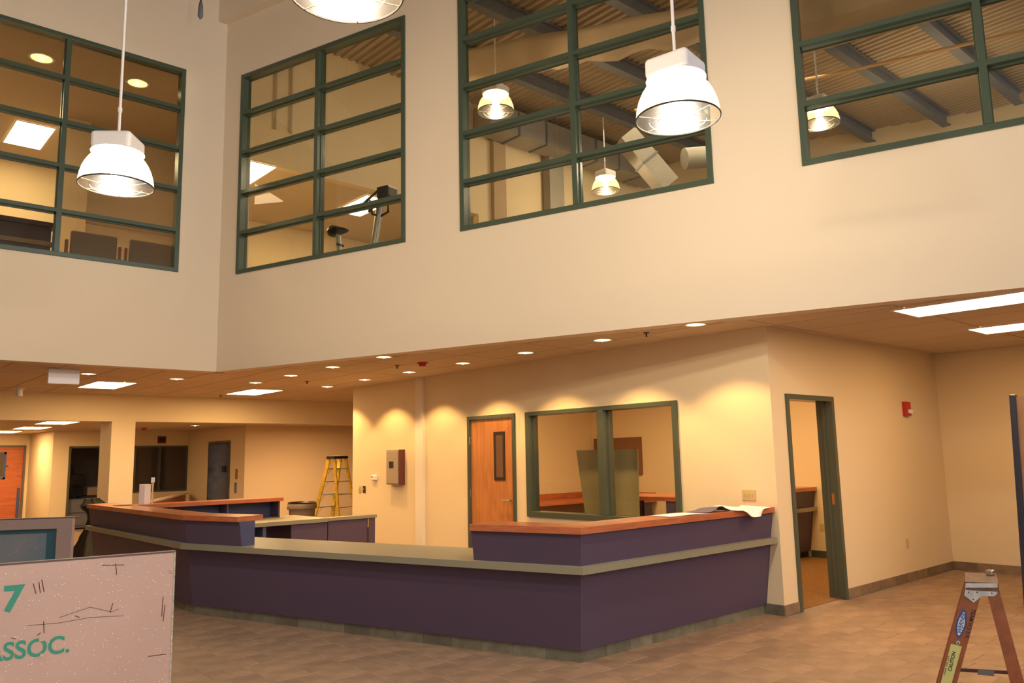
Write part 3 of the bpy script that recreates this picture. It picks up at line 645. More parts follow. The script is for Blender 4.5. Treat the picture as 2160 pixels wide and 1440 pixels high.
for i, (x_, y_, z_, lb) in enumerate([(2.094, 12.1, 7.215, 'round downlight in the lounge ceiling, top left pane of the left window'), (3.345, 12.05, 7.215, 'round downlight in the lounge ceiling, top right pane of the left window')]):
    o = dup(base, (x_, y_, z_), 0, lb, 'lounge downlights'); o.scale = (1.45, 1.45, 1); spots.append((x_, y_, .6))
dup(base, (6.9, 19.0, 2.459), 0, 'small round downlight beyond the header beam near the elevator', 'downlights at the back')
for i, (x_, y_, s_) in enumerate(spots):
    z_ = HC-.02 if i < 13 else 7.19
    l = lamp('SPOT', (x_, y_, z_), E_SPOT*s_, WARM, 'downlight_beam', spot_size=math.radians(112), spot_blend=.35, shadow_soft_size=.05)
l = lamp('SPOT', (5.0, 23.6, 2.44), 30, WARM, 'downlight_beam', spot_size=math.radians(120), spot_blend=.4, shadow_soft_size=.05); l.location = (4.3, 23.6, 2.43)
def troffer(loc, label, group, w_=.60, l_=1.21, mater=None):
    t = thing('ceiling_troffer', label, 'ceiling light', loc, 0, group)
    a, b = w_/2, l_/2
    MB().box(-a, -b, -.012, -a+.022, b, .0).box(a-.022, -b, -.012, a, b, 0).box(-a+.022, -b, -.012, a-.022, -b+.022, 0).box(-a+.022, b-.022, -.012, a-.022, b, 0).build('troffer_frame', WHITE, t)
    MB().box(-a+.022, -b+.022, -.008, a-.022, b-.022, -.002).build('troffer_lens', mater or LENSB, t); return t
t0 = troffer((3.61, 13.88, HC), 'bright troffer in the lobby ceiling right of the white hanging sign', 'lobby troffers')
for loc, lb, g in (((6.17, 14.1, HC), 'bright troffer in the lobby ceiling left of the office wall', 'lobby troffers'),
    ((7.75, 2.50, HC), 'long bright troffer over the right alcove, nearer the atrium edge', 'alcove troffers'),
    ((9.66, 2.52, HC), 'bright troffer over the right alcove, nearer the end wall', 'alcove troffers'),
    ((3.86, 18.25, 2.459), 'nearest of three troffers beyond the header beam', 'back troffers'),
    ((3.92, 20.9, 2.459), 'middle of three troffers beyond the header beam', 'back troffers'),
    ((3.80, 23.4, 2.459), 'farthest of three troffers beyond the header beam', 'back troffers'),
    ((2.52, 15.2, 7.215), 'slanting troffer in the lounge ceiling, left column of the left window', 'upper troffers'),
    ((5.12, 12.3, 6.295), 'troffer in the soffit at the left edge of the second window', 'upper troffers'),
    ((7.55, 12.6, 6.295), 'troffer in the soffit behind the exercise bike handlebars', 'upper troffers'),
    ((9.3, 8.5, HC-.0), 'troffer in the office ceiling', 'office troffers'), ((9.6, 5.9, HC), 'troffer in the office ceiling nearer the doorway', 'office troffers')):
    dup(t0, loc, 0, lb, g)
for o_ in [t_ for t_ in bpy.data.objects if t_.get('group') in ('alcove troffers', 'upper troffers')]:
    for c_ in list(o_.children):
        if c_.name.startswith('troffer_lens'): c_.data = c_.data.copy(); c_.data.materials.clear(); c_.data.materials.append(LENS if o_['group'][0] == 'a' else LENSU)
t1 = [t_ for t_ in bpy.data.objects if t_.get('group') == 'alcove troffers'][0]
dup(t1, (7.75, 1.26, HC), 0, 'second troffer end to end over the right alcove', 'alcove troffers')
lamp('AREA', (12.3, 8.0, 8.0), 190, (1, .86, .62), 'gym_fill', shape='RECTANGLE', size=3, size_y=4)  # added fill for the gym, no fixture belongs to it
lamp('AREA', (14.5, 5.0, 7.2), 28, (1, .80, .56), 'gym_fill', shape='RECTANGLE', size=2, size_y=2).rotation_euler = (math.radians(180), 0, 0)  # added upward fill to brighten the ribbed deck
lamp('AREA', (.5, 13.6, 7.15), 180, (1, .80, .56), 'lounge_fill', shape='RECTANGLE', size=2.4, size_y=1.2)  # added fill to brighten the lounge, without a fixture
lamp('AREA', (9, 16.5, HC-.5), 110, FLUO, 'passage_fill', shape='RECTANGLE', size=1.2, size_y=.6)  # added fill to brighten the wall behind the yellow ladder
# red strobes and sprinklers
def strobe(loc, lb, s=1):
    t = thing('ceiling_strobe', lb, 'strobe', loc); MB().lathe([(.075*s, 0), (.07*s, -.02*s), (.0, -.02*s)], 20).build('strobe_base', RED, t, smooth=True); MB().lathe([(.05*s, -.02*s), (.045*s, -.05*s), (0, -.058*s)], 16).build('strobe_dome', RED, t, smooth=True)
strobe((6.16, 8.74, HC), 'red ceiling strobe between the downlight rows'); strobe((6.22, 20.5, 2.46), 'red ceiling strobe beyond the header beam, above the dark window')
def sprinkler(loc, lb):
    t = thing('fire_sprinkler', lb, 'sprinkler', loc); MB().lathe([(.035, 0), (.03, -.008), (.008, -.01), (.008, -.04), (0, -.04)], 12).build('sprinkler_stem', DARKM, t, smooth=True); MB().lathe([(0, -.04), (.02, -.04), (.02, -.043), (0, -.043)], 12).build('deflector', DARKM, t)
sprinkler((6.06, 9.2, HC), 'dark sprinkler head left of the red ceiling strobe'); sprinkler((6.62, 5.3, HC), 'dark sprinkler head between the two nearest downlights'); sprinkler((6.07, 11.84, HC), 'dark sprinkler head right of the lobby troffer'); sprinkler((5.95, 15.1, HC), 'small dark sprinkler head beside the header')
hs = thing('hanging_sign', 'blank white sign hanging below the atrium edge at left', 'sign', (2.53, 11.75, 0))
MB().box(-.185, -.03, 2.655, .185, .03, 2.85).build('sign_body', WHITE, hs, bev=.006); MB().box(-.06, -.02, 2.85, .06, .02, HC).build('sign_bracket', WHITE, hs)
cy = thing('ceiling_sensor', 'faint white cylinder on a stem under the ceiling at far left', 'sensor', (2.60, 15.0, 0)); MB().lathe([(.05, 2.72), (.05, HC-.02)], 16, cap=True).build('sensor_body', WHITE, cy, smooth=True); MB().lathe([(.08, HC-.02), (.08, HC)], 16, cap=True).build('sensor_plate', WHITE, cy)
tag(MB().tube([(3.4, 9.8, TOP), (3.42, 9.75, 7.6), (3.42, 9.75, 7.42), (3.42, 9.75, 7.28), (3.42, 9.75, 7.24)], [.014, .014, .03, .035, .01], 10).build('hanging_cable', BEAM, smooth=True), 'grey hanging cable end at the top left', 'cable')
# ------------------------------------------------------------------ pendants
def pendant_parts(t, zrod):
    R = .277
    prof = [(R, 0), (R*.99, .035), (R*.965, .08), (R*.92, .125), (R*.85, .17), (R*.76, .21), (R*.67, .24), (R*.60, .255)]
    MB().lathe(prof, 40).build('reflector', SHADE, t, smooth=True)
    MB().tube([(R*math.cos(a), R*math.sin(a), 0) for a in [2*math.pi*k/40 for k in range(40)]], .006, 6, True).build('rim_ring', DARKM, t, smooth=True)
    g = MB()
    for rr in (.07, .13, .19): g.tube([(rr*math.cos(a), rr*math.sin(a), -.012) for a in [2*math.pi*k/28 for k in range(28)]], .0022, 5, True)
    for k in range(3):
        a = math.pi*k/3+.3; g.tube([(-R*math.cos(a), -R*math.sin(a), 0), (0, 0, -.014), (R*math.cos(a), R*math.sin(a), 0)], .0028, 5)
    g.build('wire_guard', mat('warm_wire', (.8, .7, .4), .4, metal=.4) if 'warm_wire' not in bpy.data.materials else bpy.data.materials['warm_wire'], t)
    MB().lathe([(0, .07), (.045, .085), (.06, .13), (.05, .18), (.025, .22), (.02, .25)], 20).build('lamp_bulb', BULB, t, smooth=True)
    MB().lathe([(.165, .25), (.20, .272), (.0, .276)], 24).build('collar', WHITE, t, smooth=True)
    MB().box(-.155, -.155, .268, .155, .155, .41).build('ballast_box', WHITE, t, bev=.03, seg=3)
    MB().tube([(0, 0, .40), (0, 0, zrod)], .011, 10).build('rod', WHITE, t, smooth=True)
    MB().lathe([(.016, .62), (.016, .66)], 10, cap=True).build('rod_coupling', WHITE, t)
PG = 'pendant high bay lamps'
pl = [(1.73, 6.674, 3.8, 51.5, 'white pendant lamp with prismatic shade at the left, in front of the left window', 1),
      (4.211, 3.024, 3.8, 10, 'large white pendant lamp in front of the middle window', 1),
      (1.80, 3.18, 3.83, 30, 'pendant lamp cut off by the top edge, only its round shade showing', 1)]
pw = [(7.491, 8.681, 6.76, 10, 'pendant lamp behind the glass, left column of the middle window', 0),
      (11.483, 10.039, 6.72, 0, 'small pendant lamp behind the glass, bottom right pane of the middle window', 0),
      (10.904, 5.315, 6.35, 0, 'pendant lamp behind the glass at the left edge of the right window', 0)]
def mkp(lst, rod):
    b = None
    for x_, y_, z_, a, lb, _ in lst:
        if b is None: b = thing('pendant_lamp', lb, 'pendant lamp', (x_, y_, z_), math.radians(a), PG); pendant_parts(b, rod)
        else: dup(b, (x_, y_, z_), math.radians(a), lb, PG)
mkp(pl, TOP-3.8); mkp(pw, TOP-.1-6.76)
for x_, y_, z_, *_r in pl: lamp('POINT', (x_, y_, z_+.11), E_PEND, PEND, 'pendant_light', shadow_soft_size=.06)
for x_, y_, z_, *_r in pw: lamp('POINT', (x_, y_, z_+.11), 90, PEND, 'pendant_light', shadow_soft_size=.06)
# ------------------------------------------------------------------ office contents
ic = thing('office_counter', 'purple counter with cherry top inside the office, seen through the doorway', 'counter')
MB().loft([(8.3, 6.32, .09), (11.59, 6.32, .09), (11.59, 6.9, .09), (8.3, 6.9, .09)], [(8.3, 6.23, .69), (11.59, 6.23, .69), (11.59, 6.9, .69), (8.3, 6.9, .69)]).build('counter_panel', PURPLE, ic)
MB().box(8.3, 6.16, .69, 11.59, 6.95, .745).build('counter_ledge', GREYL, ic)
MB().loft([(8.3, 6.22, .745), (11.59, 6.22, .745), (11.59, 6.45, .745), (8.3, 6.45, .745)], [(8.3, 6.18, .99), (11.59, 6.18, .99), (11.59, 6.45, .99), (8.3, 6.45, .99)]).build('upper_panel', PURPLE, ic)
MB().box(8.28, 6.15, .99, 11.59, 6.85, 1.042).build('counter_top', CWOOD, ic); MB().box(8.35, 6.36, 0, 11.59, 6.85, .09).build('counter_base', BLACK, ic)
dk = thing('office_desk', 'cherry desk with backsplash at the back of the office', 'desk')
MB().box(7.5, 10.05, .74, 11.57, 10.73, .79).build('desk_top', CWOOD, dk); MB().box(7.5, 10.69, .79, 11.57, 10.73, .90).build('backsplash', CWOOD, dk); MB().box(11.53, 9.2, .79, 11.57, 10.69, .90).build('side_splash', CWOOD, dk); MB().box(10.95, 9.2, .74, 11.57, 10.05, .79).build('desk_return', CWOOD, dk)
MB().box(7.6, 10.1, 0, 7.65, 10.7, .74).build('desk_leg', PURPLE, dk); MB().box(9.5, 10.1, 0, 9.55, 10.7, .74).build('desk_leg', PURPLE, dk); MB().box(11.0, 9.25, 0, 11.5, 9.3, .74).build('desk_leg', PURPLE, dk)
MB().box(8.28, 6.85, .99, 8.95, 7.75, 1.042).build('counter_top', CWOOD, ic); MB().box(8.32, 6.86, 0, 8.37, 7.72, .99).build('end_panel', PLUM, ic)
ch = thing('glass_sheet', 'olive tinted glass sheet leaning inside the office behind the window', 'sheet')
MB().loft([(7.86, 6.55, .006), (7.86, 7.33, .006), (7.875, 7.33, .006), (7.875, 6.55, .006)], [(8.0, 6.63, 1.655), (8.0, 7.71, 1.655), (8.015, 7.71, 1.655), (8.015, 6.63, 1.655)]).build('sheet_face', OLIVE, ch)
MB().box(7.93, 7.09, 1.07, 7.955, 7.12, 1.18).build('sheet_clip', CHROME, ch)
tag(MB().box(11.55, 9.5, 1.22, XE-.001, 10.66, 1.90).build('pin_board', BROWNB, bev=.004), 'brown board fixed to the office end wall', 'board')
# ------------------------------------------------------------------ stepladder, yellow
def step_ladder(name, label, rail, rung, cap, h, sx, wt, wb, steps, loc, rz, cap_d=.26, rl=.075, extras=True):
    """x = front(-)/rear(+), y across. front rails carry the treads"""
    t = thing(name, label, 'ladder', loc, rz)
    cf, cr = -cap_d*.28, cap_d*.28
    def fx(z): return cf+(-sx-cf)*(1-z/h)
    def rx(z): return cr+(sx*.8-cr)*(1-z/h)
    def hw(z): return wt/2+(wb-wt)/2*(1-z/h)
    for s in (-1, 1):
        for X, nm in ((fx, 'front_rail'), (rx, 'rear_rail')):
            zt = h-.05; a = hw(0)*s; b = hw(zt)*s; th = .028*s; r_ = rl if nm == 'front_rail' else rl*.7
            MB().loft([(X(0)-r_/2, a-th, 0), (X(0)+r_/2, a-th, 0), (X(0)+r_/2, a, 0), (X(0)-r_/2, a, 0)], [(X(zt)-r_/2, b-th, zt), (X(zt)+r_/2, b-th, zt), (X(zt)+r_/2, b, zt), (X(zt)-r_/2, b, zt)]).build(nm, rail, t)
            MB().box(X(0)-r_/2-.005, a-th-.004*s, 0, X(0)+r_/2+.005, a+.004*s, .04).build('rubber_foot', BLACK, t)
    for k in range(1, steps+1):
        z = h*k/(steps+1); w_ = hw(z)-.03
        MB().box(fx(z)-.04, -w_, z-.012, fx(z)+.045, w_, z+.012).build('tread', rung, t)
        for s in (-1, 1): MB().tube([(fx(z)+.03, w_*s, z-.12), (fx(z)+.03, (w_-.11)*s, z-.01)], .006, 5).build('tread_brace', rung, t)
        MB().tube([(rx(z), -w_, z), (rx(z), w_, z)], .011, 6).build('rear_bar', rung, t)
    z = h*.5
    for s in (-1, 1): MB().box(fx(z)+.02, hw(z)*s-.02*s-.004, z-.01, rx(z), hw(z)*s-.02*s+.004, z+.01).build('spreader', ALU, t)
    MB().box(-cap_d/2, -wt/2-.03, h-.06, cap_d/2, wt/2+.03, h).build('top_cap', cap, t, bev=.008); return t
step_ladder('step_ladder', 'yellow fibreglass stepladder with black top behind the office wall', YELL, ALU, BLACK, 1.68, .50, .36, .62, 5, (9.05, 16.15, 0), math.radians(-75), rl=.10)
tr = thing('trash_can', 'round taupe trash can beside the yellow stepladder', 'trash can', (7.28, 14.32, 0))
MB().lathe([(0, .01), (.20, .0), (.215, .05), (.245, .68), (.27, .69), (.275, .77), (.26, .785), (.245, .78), (.24, .70), (.2, .06), (0, .05)], 32).build('can_body', TRASH, tr, smooth=True)
for a in (0, math.pi): MB().box(.27*math.cos(a)-.02, -.05, .68, .27*math.cos(a)+.02, .05, .74).build('can_handle', TRASH, tr, bev=.01)
MB().lathe([(.25, .775), (.27, .81), (.262, .812), (.242, .78)], 32).build('bin_liner', BLACK, tr, smooth=True)
# ------------------------------------------------------------------ black covered heap by the column
random.seed(5); vs = []; fs = []; n = 40; rows = 18
for j in range(rows+1):
    v_ = j/rows; z = 1.04*v_
    rr = (.50*(1-v_)**1.8+.10+.16*math.exp(-((v_-.88)/.09)**2)) if v_ < .96 else .14
    for k in range(n):
        a = 2*math.pi*k/n; q = rr*(1+.10*math.sin(5*a+v_*3)+.06*math.sin(11*a+v_*7)*(1-v_*.4)+random.uniform(-.02, .02))
        vs.append((q*math.cos(a)*.75-.10*max(0, v_-.6)/.4, q*math.sin(a)*.75, z+random.uniform(-.01, .01)))
for j in range(rows):
    for k in range(n): fs.append((j*n+k, j*n+(k+1) % n, (j+1)*n+(k+1) % n, (j+1)*n+k))
fs.append(tuple(rows*n+k for k in range(n)))
bg = thing('covered_heap', 'black plastic sheet draped over equipment left of the counter', 'plastic cover', (3.84, 14.9, 0))
MB().add(vs, fs).build('plastic_cover', BAG, bg, smooth=True)
cb = thing('filing_cabinet', 'grey filing cabinet in the dark doorway at the back', 'cabinet', (5.38, 22.9, 0))
MB().box(-.28, -.25, .03, .28, .25, .75).build('cabinet_body', mat('slate_enamel', (.10, .10, .12), .5), cb, bev=.005)
for z in (.1, .42): d_ = MB().box(-.26, -.27, z, .26, -.25, z+.28).build('drawer', mat('slate_drawer', (.12, .12, .14), .5) if 'slate_drawer' not in bpy.data.materials else bpy.data.materials['slate_drawer'], cb); MB().box(-.05, -.285, z+.2, .05, -.27, z+.22).build('drawer_handle', CHROME, d_)
pr_ = thing('printer', 'grey and black printer on a stand in the dark doorway', 'printer', (5.95, 23.6, 0)); MB().box(-.35, -.25, .0, .35, .25, .78).build('stand', BLACK, pr_); MB().box(-.2, -.2, .80, .22, .2, 1.02).build('printer_body', GREYP, pr_, bev=.02); MB().box(-.22, -.22, .78, .24, .22, .80).build('printer_tray', BLACK, pr_)
mo = thing('monitor', 'dark monitor above the printer in the dark doorway', 'monitor', (5.55, 24.2, 0)); MB().box(-.3, -.03, 1.06, .3, .03, 1.36).build('screen', BLACK, mo, bev=.01); MB().box(-.05, -.02, .0, .05, .02, 1.06).build('monitor_stand', BLACK, mo)
tag(MB().tube([(5.35+.22*math.cos(a), 24.0, 1.35+.28*math.sin(a)) for a in [math.pi*k/14 for k in range(15)]], .02, 8).build('arched_lamp', DARKM, smooth=True), 'dark arched hoop above the monitor in the back doorway', 'hoop')
ld = thing('wood_ledge', 'cherry wood ledge running towards the elevator behind the column', 'ledge')
a = Vector((5.645, 18.19)); b = Vector((7.82, 22.2)); d_ = (b-a).normalized(); q = Vector((d_.y, -d_.x))*.06
MB().prism([tuple(a), tuple(b), tuple(b+q), tuple(a+q)], 0, .77).build('ledge_panel', RWOOD, ld); MB().prism([tuple(a-q), tuple(b-q), tuple(b+q*2), tuple(a+q*2)], .77, .80).build('ledge_top', WALLW, ld)
# ------------------------------------------------------------------ right edge: tall dark cabinet
vc = thing('tall_cabinet', 'tall glossy cabinet with dark blue edge at the right border', 'cabinet', (8.95, 2.71, 0), math.radians(0)); vc.rotation_euler = (.034, 0, 0)
MB().box(.0, -1.0, 0, .7, 0, 2.08).build('cabinet_body', mat('cabinet_tan_gloss', (.20, .13, .09), .15), vc); MB().box(-.03, -.045, 0, .06, .01, 2.10).build('edge_trim', mat('blue_black_trim', (.012, .018, .045), .2, spec=.8), vc, bev=.01)
MB().box(-.012, -.95, .1, 0, -.06, 1.98).build('cabinet_front', mat('brown_gloss_front', (.17, .11, .07), .12, var=.3, scale=3), vc)
# ------------------------------------------------------------------ foreground stepladder (seen from its side)
fwv = Vector((.945, .327, 0)); rg = Vector((.327, -.945, 0)); P0 = Vector((3.225, 1.155, 0))
def S(px, py, dep=0.0):   # point of the ladder's near side plane seen at an image point when the photo was measured
    d = _f2+_r3*((px-1080)/FPX)-_u3*((py-720)/FPX); c = P0+fwv*dep; t = (c.dot(fwv))/d.dot(fwv); return Vector((0, 0, CAM_H))+d*t
fs_ = thing('step_ladder', 'orange-brown fibreglass stepladder with steel top bracket in the right foreground', 'ladder', (0, 0, 0))
def rail(pts_top, pts_bot, dep, name, th=.03):
    a, b = S(*pts_top[0]), S(*pts_top[1]); c, d = S(*pts_bot[0]), S(*pts_bot[1])
    def down(p, q):  # extend to the floor
        v = q-p; return p+v*(p.z/(-v.z))
    c = down(a, c); d = down(b, d); o = fwv*dep; o2 = fwv*(dep+th)
    return MB().loft([c+o, d+o, d+o2, c+o2], [a+o, b+o, b+o2, a+o2]).build(name, ORANGEF, fs_)
LT, LB = ((2036, 1236), (2074, 1236)), ((1979, 1440), (2019, 1440)); RT, RB_ = ((2078, 1236), (2105, 1236)), ((2131, 1440), (2160, 1440))
for dep in (0, .22): rail(LT, LB, dep, 'front_rail'); rail(RT, RB_, dep, 'rear_rail')
zc = S(2070, 1230).z
a, b = S(2036, 1229), S(2106, 1229); zt = max(a.z, b.z)
MB().loft([Vector((p.x, p.y, zt-.03)) for p in (a-fwv*.008, b-fwv*.008, b+fwv*.24, a+fwv*.24)], [Vector((p.x, p.y, zt)) for p in (a-fwv*.008, b-fwv*.008, b+fwv*.24, a+fwv*.24)]).build('top_cap', wood('worn_cap', (.10, .05, .035), (.22, .11, .06), .6, (1, 1, 1), 40), fs_)
# steel bracket: rim + plate with pointed lobe
def plate(pts, dep, th, name, m): 
    A = [S(*p)-fwv*dep for p in pts]; B = [p-fwv*th for p in A]; return MB().loft(A, B).build(name, m, fs_)
plate([(2036.5, 1229), (2104, 1229), (2104, 1238), (2036.5, 1238)], .004, .008, 'bracket_rim', ALU)
plate([(2037, 1238.5), (2104, 1238.5), (2103, 1252), (2096, 1256.5), (2070, 1256.5), (2054, 1270), (2034, 1255)], .003, .004, 'bracket_plate', ALU)
for p in ((2043, 1248), (2061, 1248), (2092, 1250), (2053, 1263), (2021, 1356)):
    plate([(p[0]+1.6*math.cos(q), p[1]+1.6*math.sin(q)) for q in [2*math.pi*k/8 for k in range(8)]], .007 if p[1] < 1300 else .0, .003, 'rivet', DARKM)
plate([(2021+4.5*math.cos(q), 1355+4.5*math.sin(q)) for q in [2*math.pi*k/12 for k in range(12)]], -.0005, .002, 'washer', ALU)
up_ = (S(2046, 1270)-S(2010, 1400)).normalized(); sd = (S(2060, 1330)-S(2022, 1322)).normalized()
BLUEP = mat('sticker_blue', (.02, .08, .28), .4); WST = mat('sticker_white', (.75, .78, .85), .4); YST = mat('sticker_yellow', (.62, .62, .22), .5); INK = mat('marker_ink', (.015, .012, .02), .7)
def oval(cx, cy, L_, W_, dep, name, m):
    c = S(cx, cy)-fwv*dep; ax = (S(2034, 1287)-S(2021, 1344)).normalized(); bx = fwv.cross(ax).normalized()
    A = [c+ax*(L_*math.cos(q)*(1 if True else 0))+bx*(W_*math.sin(q)*(1-.25*abs(math.cos(q)))) for q in [2*math.pi*k/28 for k in range(28)]]
    return MB().loft(A, [p-fwv*.0008 for p in A]).build(name, m, fs_)
oval(2027.5, 1315, .053, .0165, .0, 'brand_oval', BLUEP); oval(2027.5, 1315, .044, .0105, .001, 'brand_oval_inner', WST)
axl = (S(2034, 1287)-S(2021, 1344)).normalized(); bxl = axl.cross(fwv*-1).normalized()   # baseline runs up the rail
bxl = (fwv*-1).cross(axl).normalized()
c = S(2027.5, 1315)-fwv*.0022
text_obj('brand_lettering', 'WERNER', .019, BLUEP, fs_, c-axl*.036-bxl*.0065, axl, bxl, .0003, .0004, .2)
plate([(2006, 1357), (2029, 1363), (2007, 1442), (1984, 1441)], 0, .001, 'caution_label', YST)
c = S(2012, 1385)-fwv*.0016
for k, (s_, off) in enumerate(((1, 0),)):
    text_obj('label_print', 'CAUTION', .016, INK, fs_, S(2004, 1415)-fwv*.0016-bxl*.004, axl, bxl, .0002, .0003)
text_obj('label_print', 'DANGER   KEEP CLEAR', .007, INK, fs_, S(1996, 1425)-fwv*.0016+bxl*.004, axl, bxl, .0002)
# marker writing reads down the rail
text_obj('marker_writing', 'TEAM H S S X', .018, INK, fs_, S(2050, 1283)-fwv*.0012, -axl, -bxl, .0002, .0002)
sp = plate([(2020, 1411), (2132, 1417), (2132, 1424), (2020, 1418)], -.02, .006, 'spreader_bar', mat('oxide_bar', (.07, .02, .02), .5)); plate([(2062, 1414), (2097, 1416), (2097, 1427), (2062, 1424)], -.012, .003, 'tape_wrap', mat('grey_tape', (.13, .125, .13), .5))
def stepz(z): return z
for k in range(1, 3):
    z = .24*k; a_, b_ = S(*LT[0]), S(*LB[0]); v = b_-a_; p = a_+v*((a_.z-z)/(-v.z)); q = p+rg*.08
    MB().loft([p+fwv*.02, q+fwv*.02, q+fwv*.22, p+fwv*.22], [x_+Vector((0, 0, .02)) for x_ in (p+fwv*.02, q+fwv*.02, q+fwv*.22, p+fwv*.22)]).build('tread', ORANGEF, fs_)
tag(MB().box(-.016, -.012, 0, .016, .012, .02).build('steel_clip', CHROME, bev=.004), 'small shiny clip lying on the foreground ladder top', 'clip').location = (b+fwv*.19-rg*.02).to_tuple()[:2]+(zt,)
# ------------------------------------------------------------------ foreground panels
def board(name, label, pr0, pl0, zt, th, m, cat='panel'):
    t = thing(name, label, cat); R_, L_ = Vector(pr0), Vector(pl0); d = (R_-L_).normalized(); nn = Vector((d.y, -d.x))   # toward the camera
    return t, L_, R_, d, nn
t, L_, R_, d, nn = board('stencilled_panel', 'scuffed pink painted panel with green stencilled 7 and ASSOC. in the left foreground', (.832, 2.418), (-.35, 2.605), 1.344, .02, PINKM)
if nn.dot(-R_) < 0: nn = -nn
def FB(u, v, z): p = R_-d*u+nn*v; return (p.x, p.y, z)
MB().box(.0, -.02, 0, 1.2, 0, 1.340, FB).build('panel_face', PINKM, t)
MB().box(-.004, -.022, .0, .0, .002, 1.342, FB).build('edge_strip', mat('worn_edge', (.45, .42, .30), .7, var=.5, scale=60), t); MB().box(-.004, -.022, 1.340, 1.2, .001, 1.345, FB).build('top_edge', mat('brown_edge', (.12, .07, .05), .6), t)
for u in (.2, 1.0): MB().box(u-.03, -.35, 0, u+.03, -.02, .05, FB).build('foot', DARKM, t)
def onb(px, py):
    r = _f2+_r3*((px-1080)/FPX)-_u3*((py-720)/FPX); k = R_.dot(nn)/(r.x*nn.x+r.y*nn.y); return Vector((0, 0, CAM_H))+r*k
n3 = Vector((nn.x, nn.y, 0)); d3v = Vector((d.x, d.y, 0)); UPZ = Vector((0, 0, 1))
h7 = (onb(10, 1237)-onb(10, 1289)).z
text_obj('stencil_numeral', '7', h7/.70, TEAL, t, onb(4, 1289)+n3*.0012, d3v, UPZ, .0006, .003)
hA = (onb(110, 1342)-onb(110, 1378)).z
p_ = onb(146, 1374); wtxt = .36
o = text_obj('stencil_lettering', 'ASSOC.', hA/.70, TEAL, t, (0, 0, 0), (1, 0, 0), (0, 1, 0), .0006, .0012)
mxx = max(v.co.x for v in o.data.vertices); want = (p_-onb(-32, 1384)).length; sx = want/mxx; base_z = p_.z
for v in o.data.vertices:
    x_, y_, z_ = v.co; q = p_-d3v*(want-x_*sx)+UPZ*y_+n3*(.0012+z_); v.co = q
for px_, py_ in ((88, 1346), (90, 1383)):
    q = onb(px_, py_)+n3*.0022; MB().loft([q-d3v*.006-UPZ*.007, q+d3v*.006-UPZ*.007, q+d3v*.006+UPZ*.007, q-d3v*.006+UPZ*.007], [x_+n3*.0004 for x_ in (q-d3v*.006-UPZ*.007, q+d3v*.006-UPZ*.007, q+d3v*.006+UPZ*.007, q-d3v*.006+UPZ*.007)]).build('stencil_gap', PINKM, t)
SCR = mat('scratch_rust', (.11, .03, .03), .7)
for pts in ([(56, 1319), (120, 1314), (190, 1302), (260, 1298)], [(125, 1302), (190, 1280), (235, 1290), (250, 1284)], [(92, 1310), (93, 1335)], [(238, 1272), (232, 1292)], [(344, 1258), (341, 1300)], [(348, 1275), (344, 1310)], [(244, 1188), (246, 1212)], [(215, 1192), (262, 1191)], [(70, 1230), (76, 1252)], [(82, 1227), (85, 1250)], [(88, 1222), (93, 1248)], [(312, 1384), (350, 1379)], [(158, 1298), (168, 1302)], [(24, 1345), (33, 1347)], [(78, 1340), (86, 1334)]):
    MB().tube([onb(*p)+n3*.0006 for p in pts], .0006 if len(pts) > 2 else .0010, 4).build('scratch', SCR, t)
t, L_, R_, d, nn = board('recessed_panel', 'grey-framed steel panel with teal recess behind the pink panel', (.789, 3.393), (-.10, 3.90), 1.399, .03, GREYM)
if nn.dot(-R_) < 0: nn = -nn
def FB2(u, v, z): p = R_-d*u+nn*v; return (p.x, p.y, z)
MB().box(0, -.03, 0, .052, 0, 1.399, FB2).box(.052, -.03, 1.362, 1.05, 0, 1.399, FB2).box(.052, -.03, 0, 1.05, 0, .05, FB2).box(1.0, -.03, .05, 1.05, 0, 1.362, FB2).build('panel_frame', GREYM, t)
MB().box(.052, -.03, .05, 1.0, -.022, 1.362, FB2).build('recess', TEALM, t); MB().box(.0522, -.022, .05, .092, -.0212, 1.362, FB2).box(.092, -.022, 1.345, 1.0, -.0212, 1.362, FB2).build('recess_band', mat('dark_teal_strip', (.012, .07, .09), .5), t); MB().box(-.002, -.03, 1.399, 1.05, .0, 1.403, FB2).build('top_edge', mat('dark_edge', (.05, .03, .03), .6), t)  # darker teal strips along the right and top edges of the recess
MB().box(.1, -.3, 0, .16, -.03, .05, FB2).build('foot', DARKM, t)
# ------------------------------------------------------------------ behind the upper windows
lc = thing('lounge_counter', 'dark plum counter with tan band behind the left upper window', 'counter')
MB().box(-2.0, 11.85, UF, 2.30, 12.5, UF+1.0).build('counter_body', PLUM, lc); MB().box(-2.0, 11.78, UF+1.0, 2.34, 12.55, UF+1.06).build('counter_top', PLUM, lc); MB().box(-2.0, 11.80, UF+.74, 2.34, 11.86, UF+.80).build('counter_band', mat('tan_band', (.30, .2, .11), .5), lc)
def lounge_chair(loc, label):
    t = thing('lounge_chair', label, 'chair', loc, 0, 'lounge chairs behind the left window')
    MB().box(-.29, 0, .45, .29, .07, .965).build('backrest', FABRIC, t, bev=.03, seg=3); MB().box(-.28, .07, .38, .28, .6, .48).build('seat', FABRIC, t, bev=.03, seg=3)
    for s in (-1, 1):
        MB().box(s*.33-.018, .02, .0, s*.33+.018, .07, .83).build('rear_leg', OAK, t, bev=.005); MB().box(s*.33-.018, .55, 0, s*.33+.018, .6, .62).build('front_leg', OAK, t, bev=.005); MB().box(s*.33-.025, .02, .62, s*.33+.025, .62, .65).build('armrest', OAK, t, bev=.005)
    return t
lcb = lounge_chair((2.78, 11.62, UF), 'grey-brown upholstered chair back behind the left window, left of the pair')
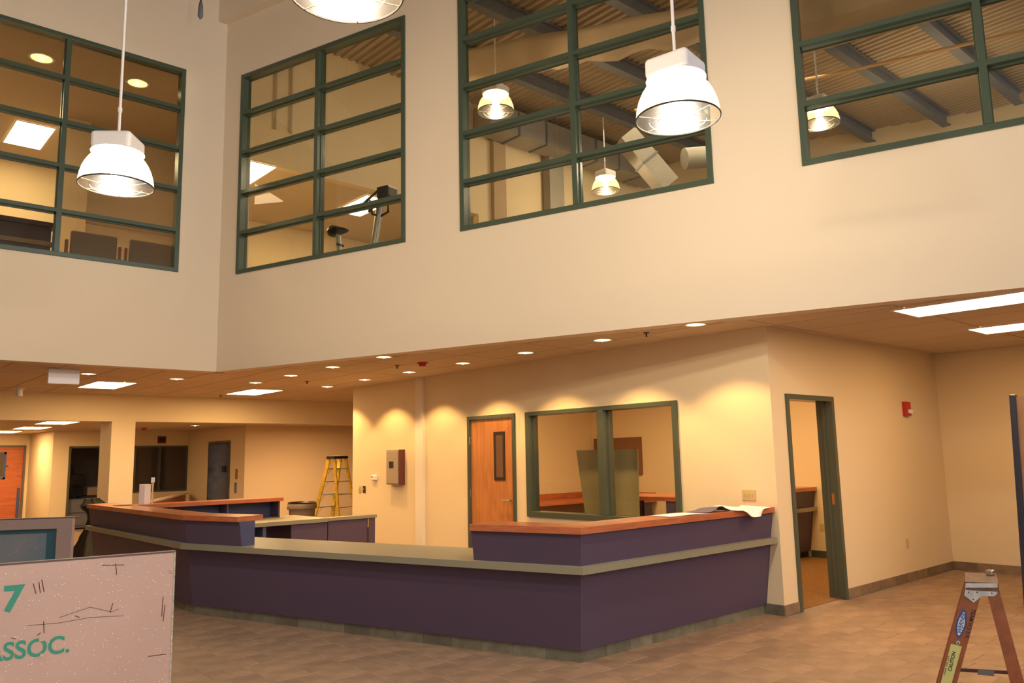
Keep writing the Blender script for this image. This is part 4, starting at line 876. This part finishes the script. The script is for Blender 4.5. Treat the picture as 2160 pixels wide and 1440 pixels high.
dup(lcb, (3.52, 11.62, UF), 0, 'grey-brown upholstered chair back behind the left window, right of the pair')
bk = thing('exercise_bike', 'exercise bike seat and handlebars showing in the second window', 'exercise bike')
o_ = .55
def bp(t_, z): return Vector(fB(t_, o_, z))
def bv(t_, dd, z): return Vector(fB(t_, o_+dd, z))
MB().tube([bv(1.60, 0, 4.76), bv(1.66, 0, 4.77), bv(1.78, 0, 4.755), bv(1.90, 0, 4.74), bv(1.94, 0, 4.735)], [.06, .09, .065, .035, .02], 10).build('saddle', BLACK, bk, smooth=True)
MB().tube([bp(1.76, 4.72), bp(1.80, 4.3), bp(1.85, 3.95)], .038, 8).build('seat_post', ALU, bk, smooth=True); MB().tube([bv(1.80, -.06, 4.55), bv(1.80, .06, 4.55)], .02, 8).build('adjust_knob', BLACK, bk)
MB().tube([bp(2.33, 4.0), bp(2.50, 4.95), bp(2.54, 5.12)], .05, 10).build('handle_post', ALU, bk, smooth=True)
MB().tube([bv(2.22, -.1, 4.98), bv(2.40, -.1, 5.08), bv(2.55, -.12, 5.14), bv(2.55, .12, 5.14), bv(2.40, .1, 5.08), bv(2.22, .1, 4.98)], .02, 8).build('handlebar', BLACK, bk, smooth=True)
MB().tube([bv(2.40, -.08, 5.06), bv(2.44, -.08, 4.86), bv(2.52, 0, 4.84), bv(2.60, .06, 4.90), bv(2.60, .05, 5.10)], .018, 8).build('lower_grip', DARKM, bk, smooth=True)
MB().box(2.52, -.1, 5.06, 2.72, .12, 5.22, lambda a, b_, c_: tuple(bv(a, b_, c_))).build('console', BLACK, bk, bev=.02)
MB().tube([bp(1.5, 3.80), bp(2.6, 3.80)], .04, 8).build('base_beam', ALU, bk); MB().tube([bp(1.85, 3.95), bp(2.05, 4.05), bp(2.33, 4.0)], .05, 8).build('frame_hub', DARKM, bk)
MB().tube([bv(1.5, -.25, UF+.03), bv(1.5, .25, UF+.03)], .03, 8).build('floor_bar', DARKM, bk); MB().tube([bv(2.6, -.25, UF+.03), bv(2.6, .25, UF+.03)], .03, 8).build('floor_bar', DARKM, bk)
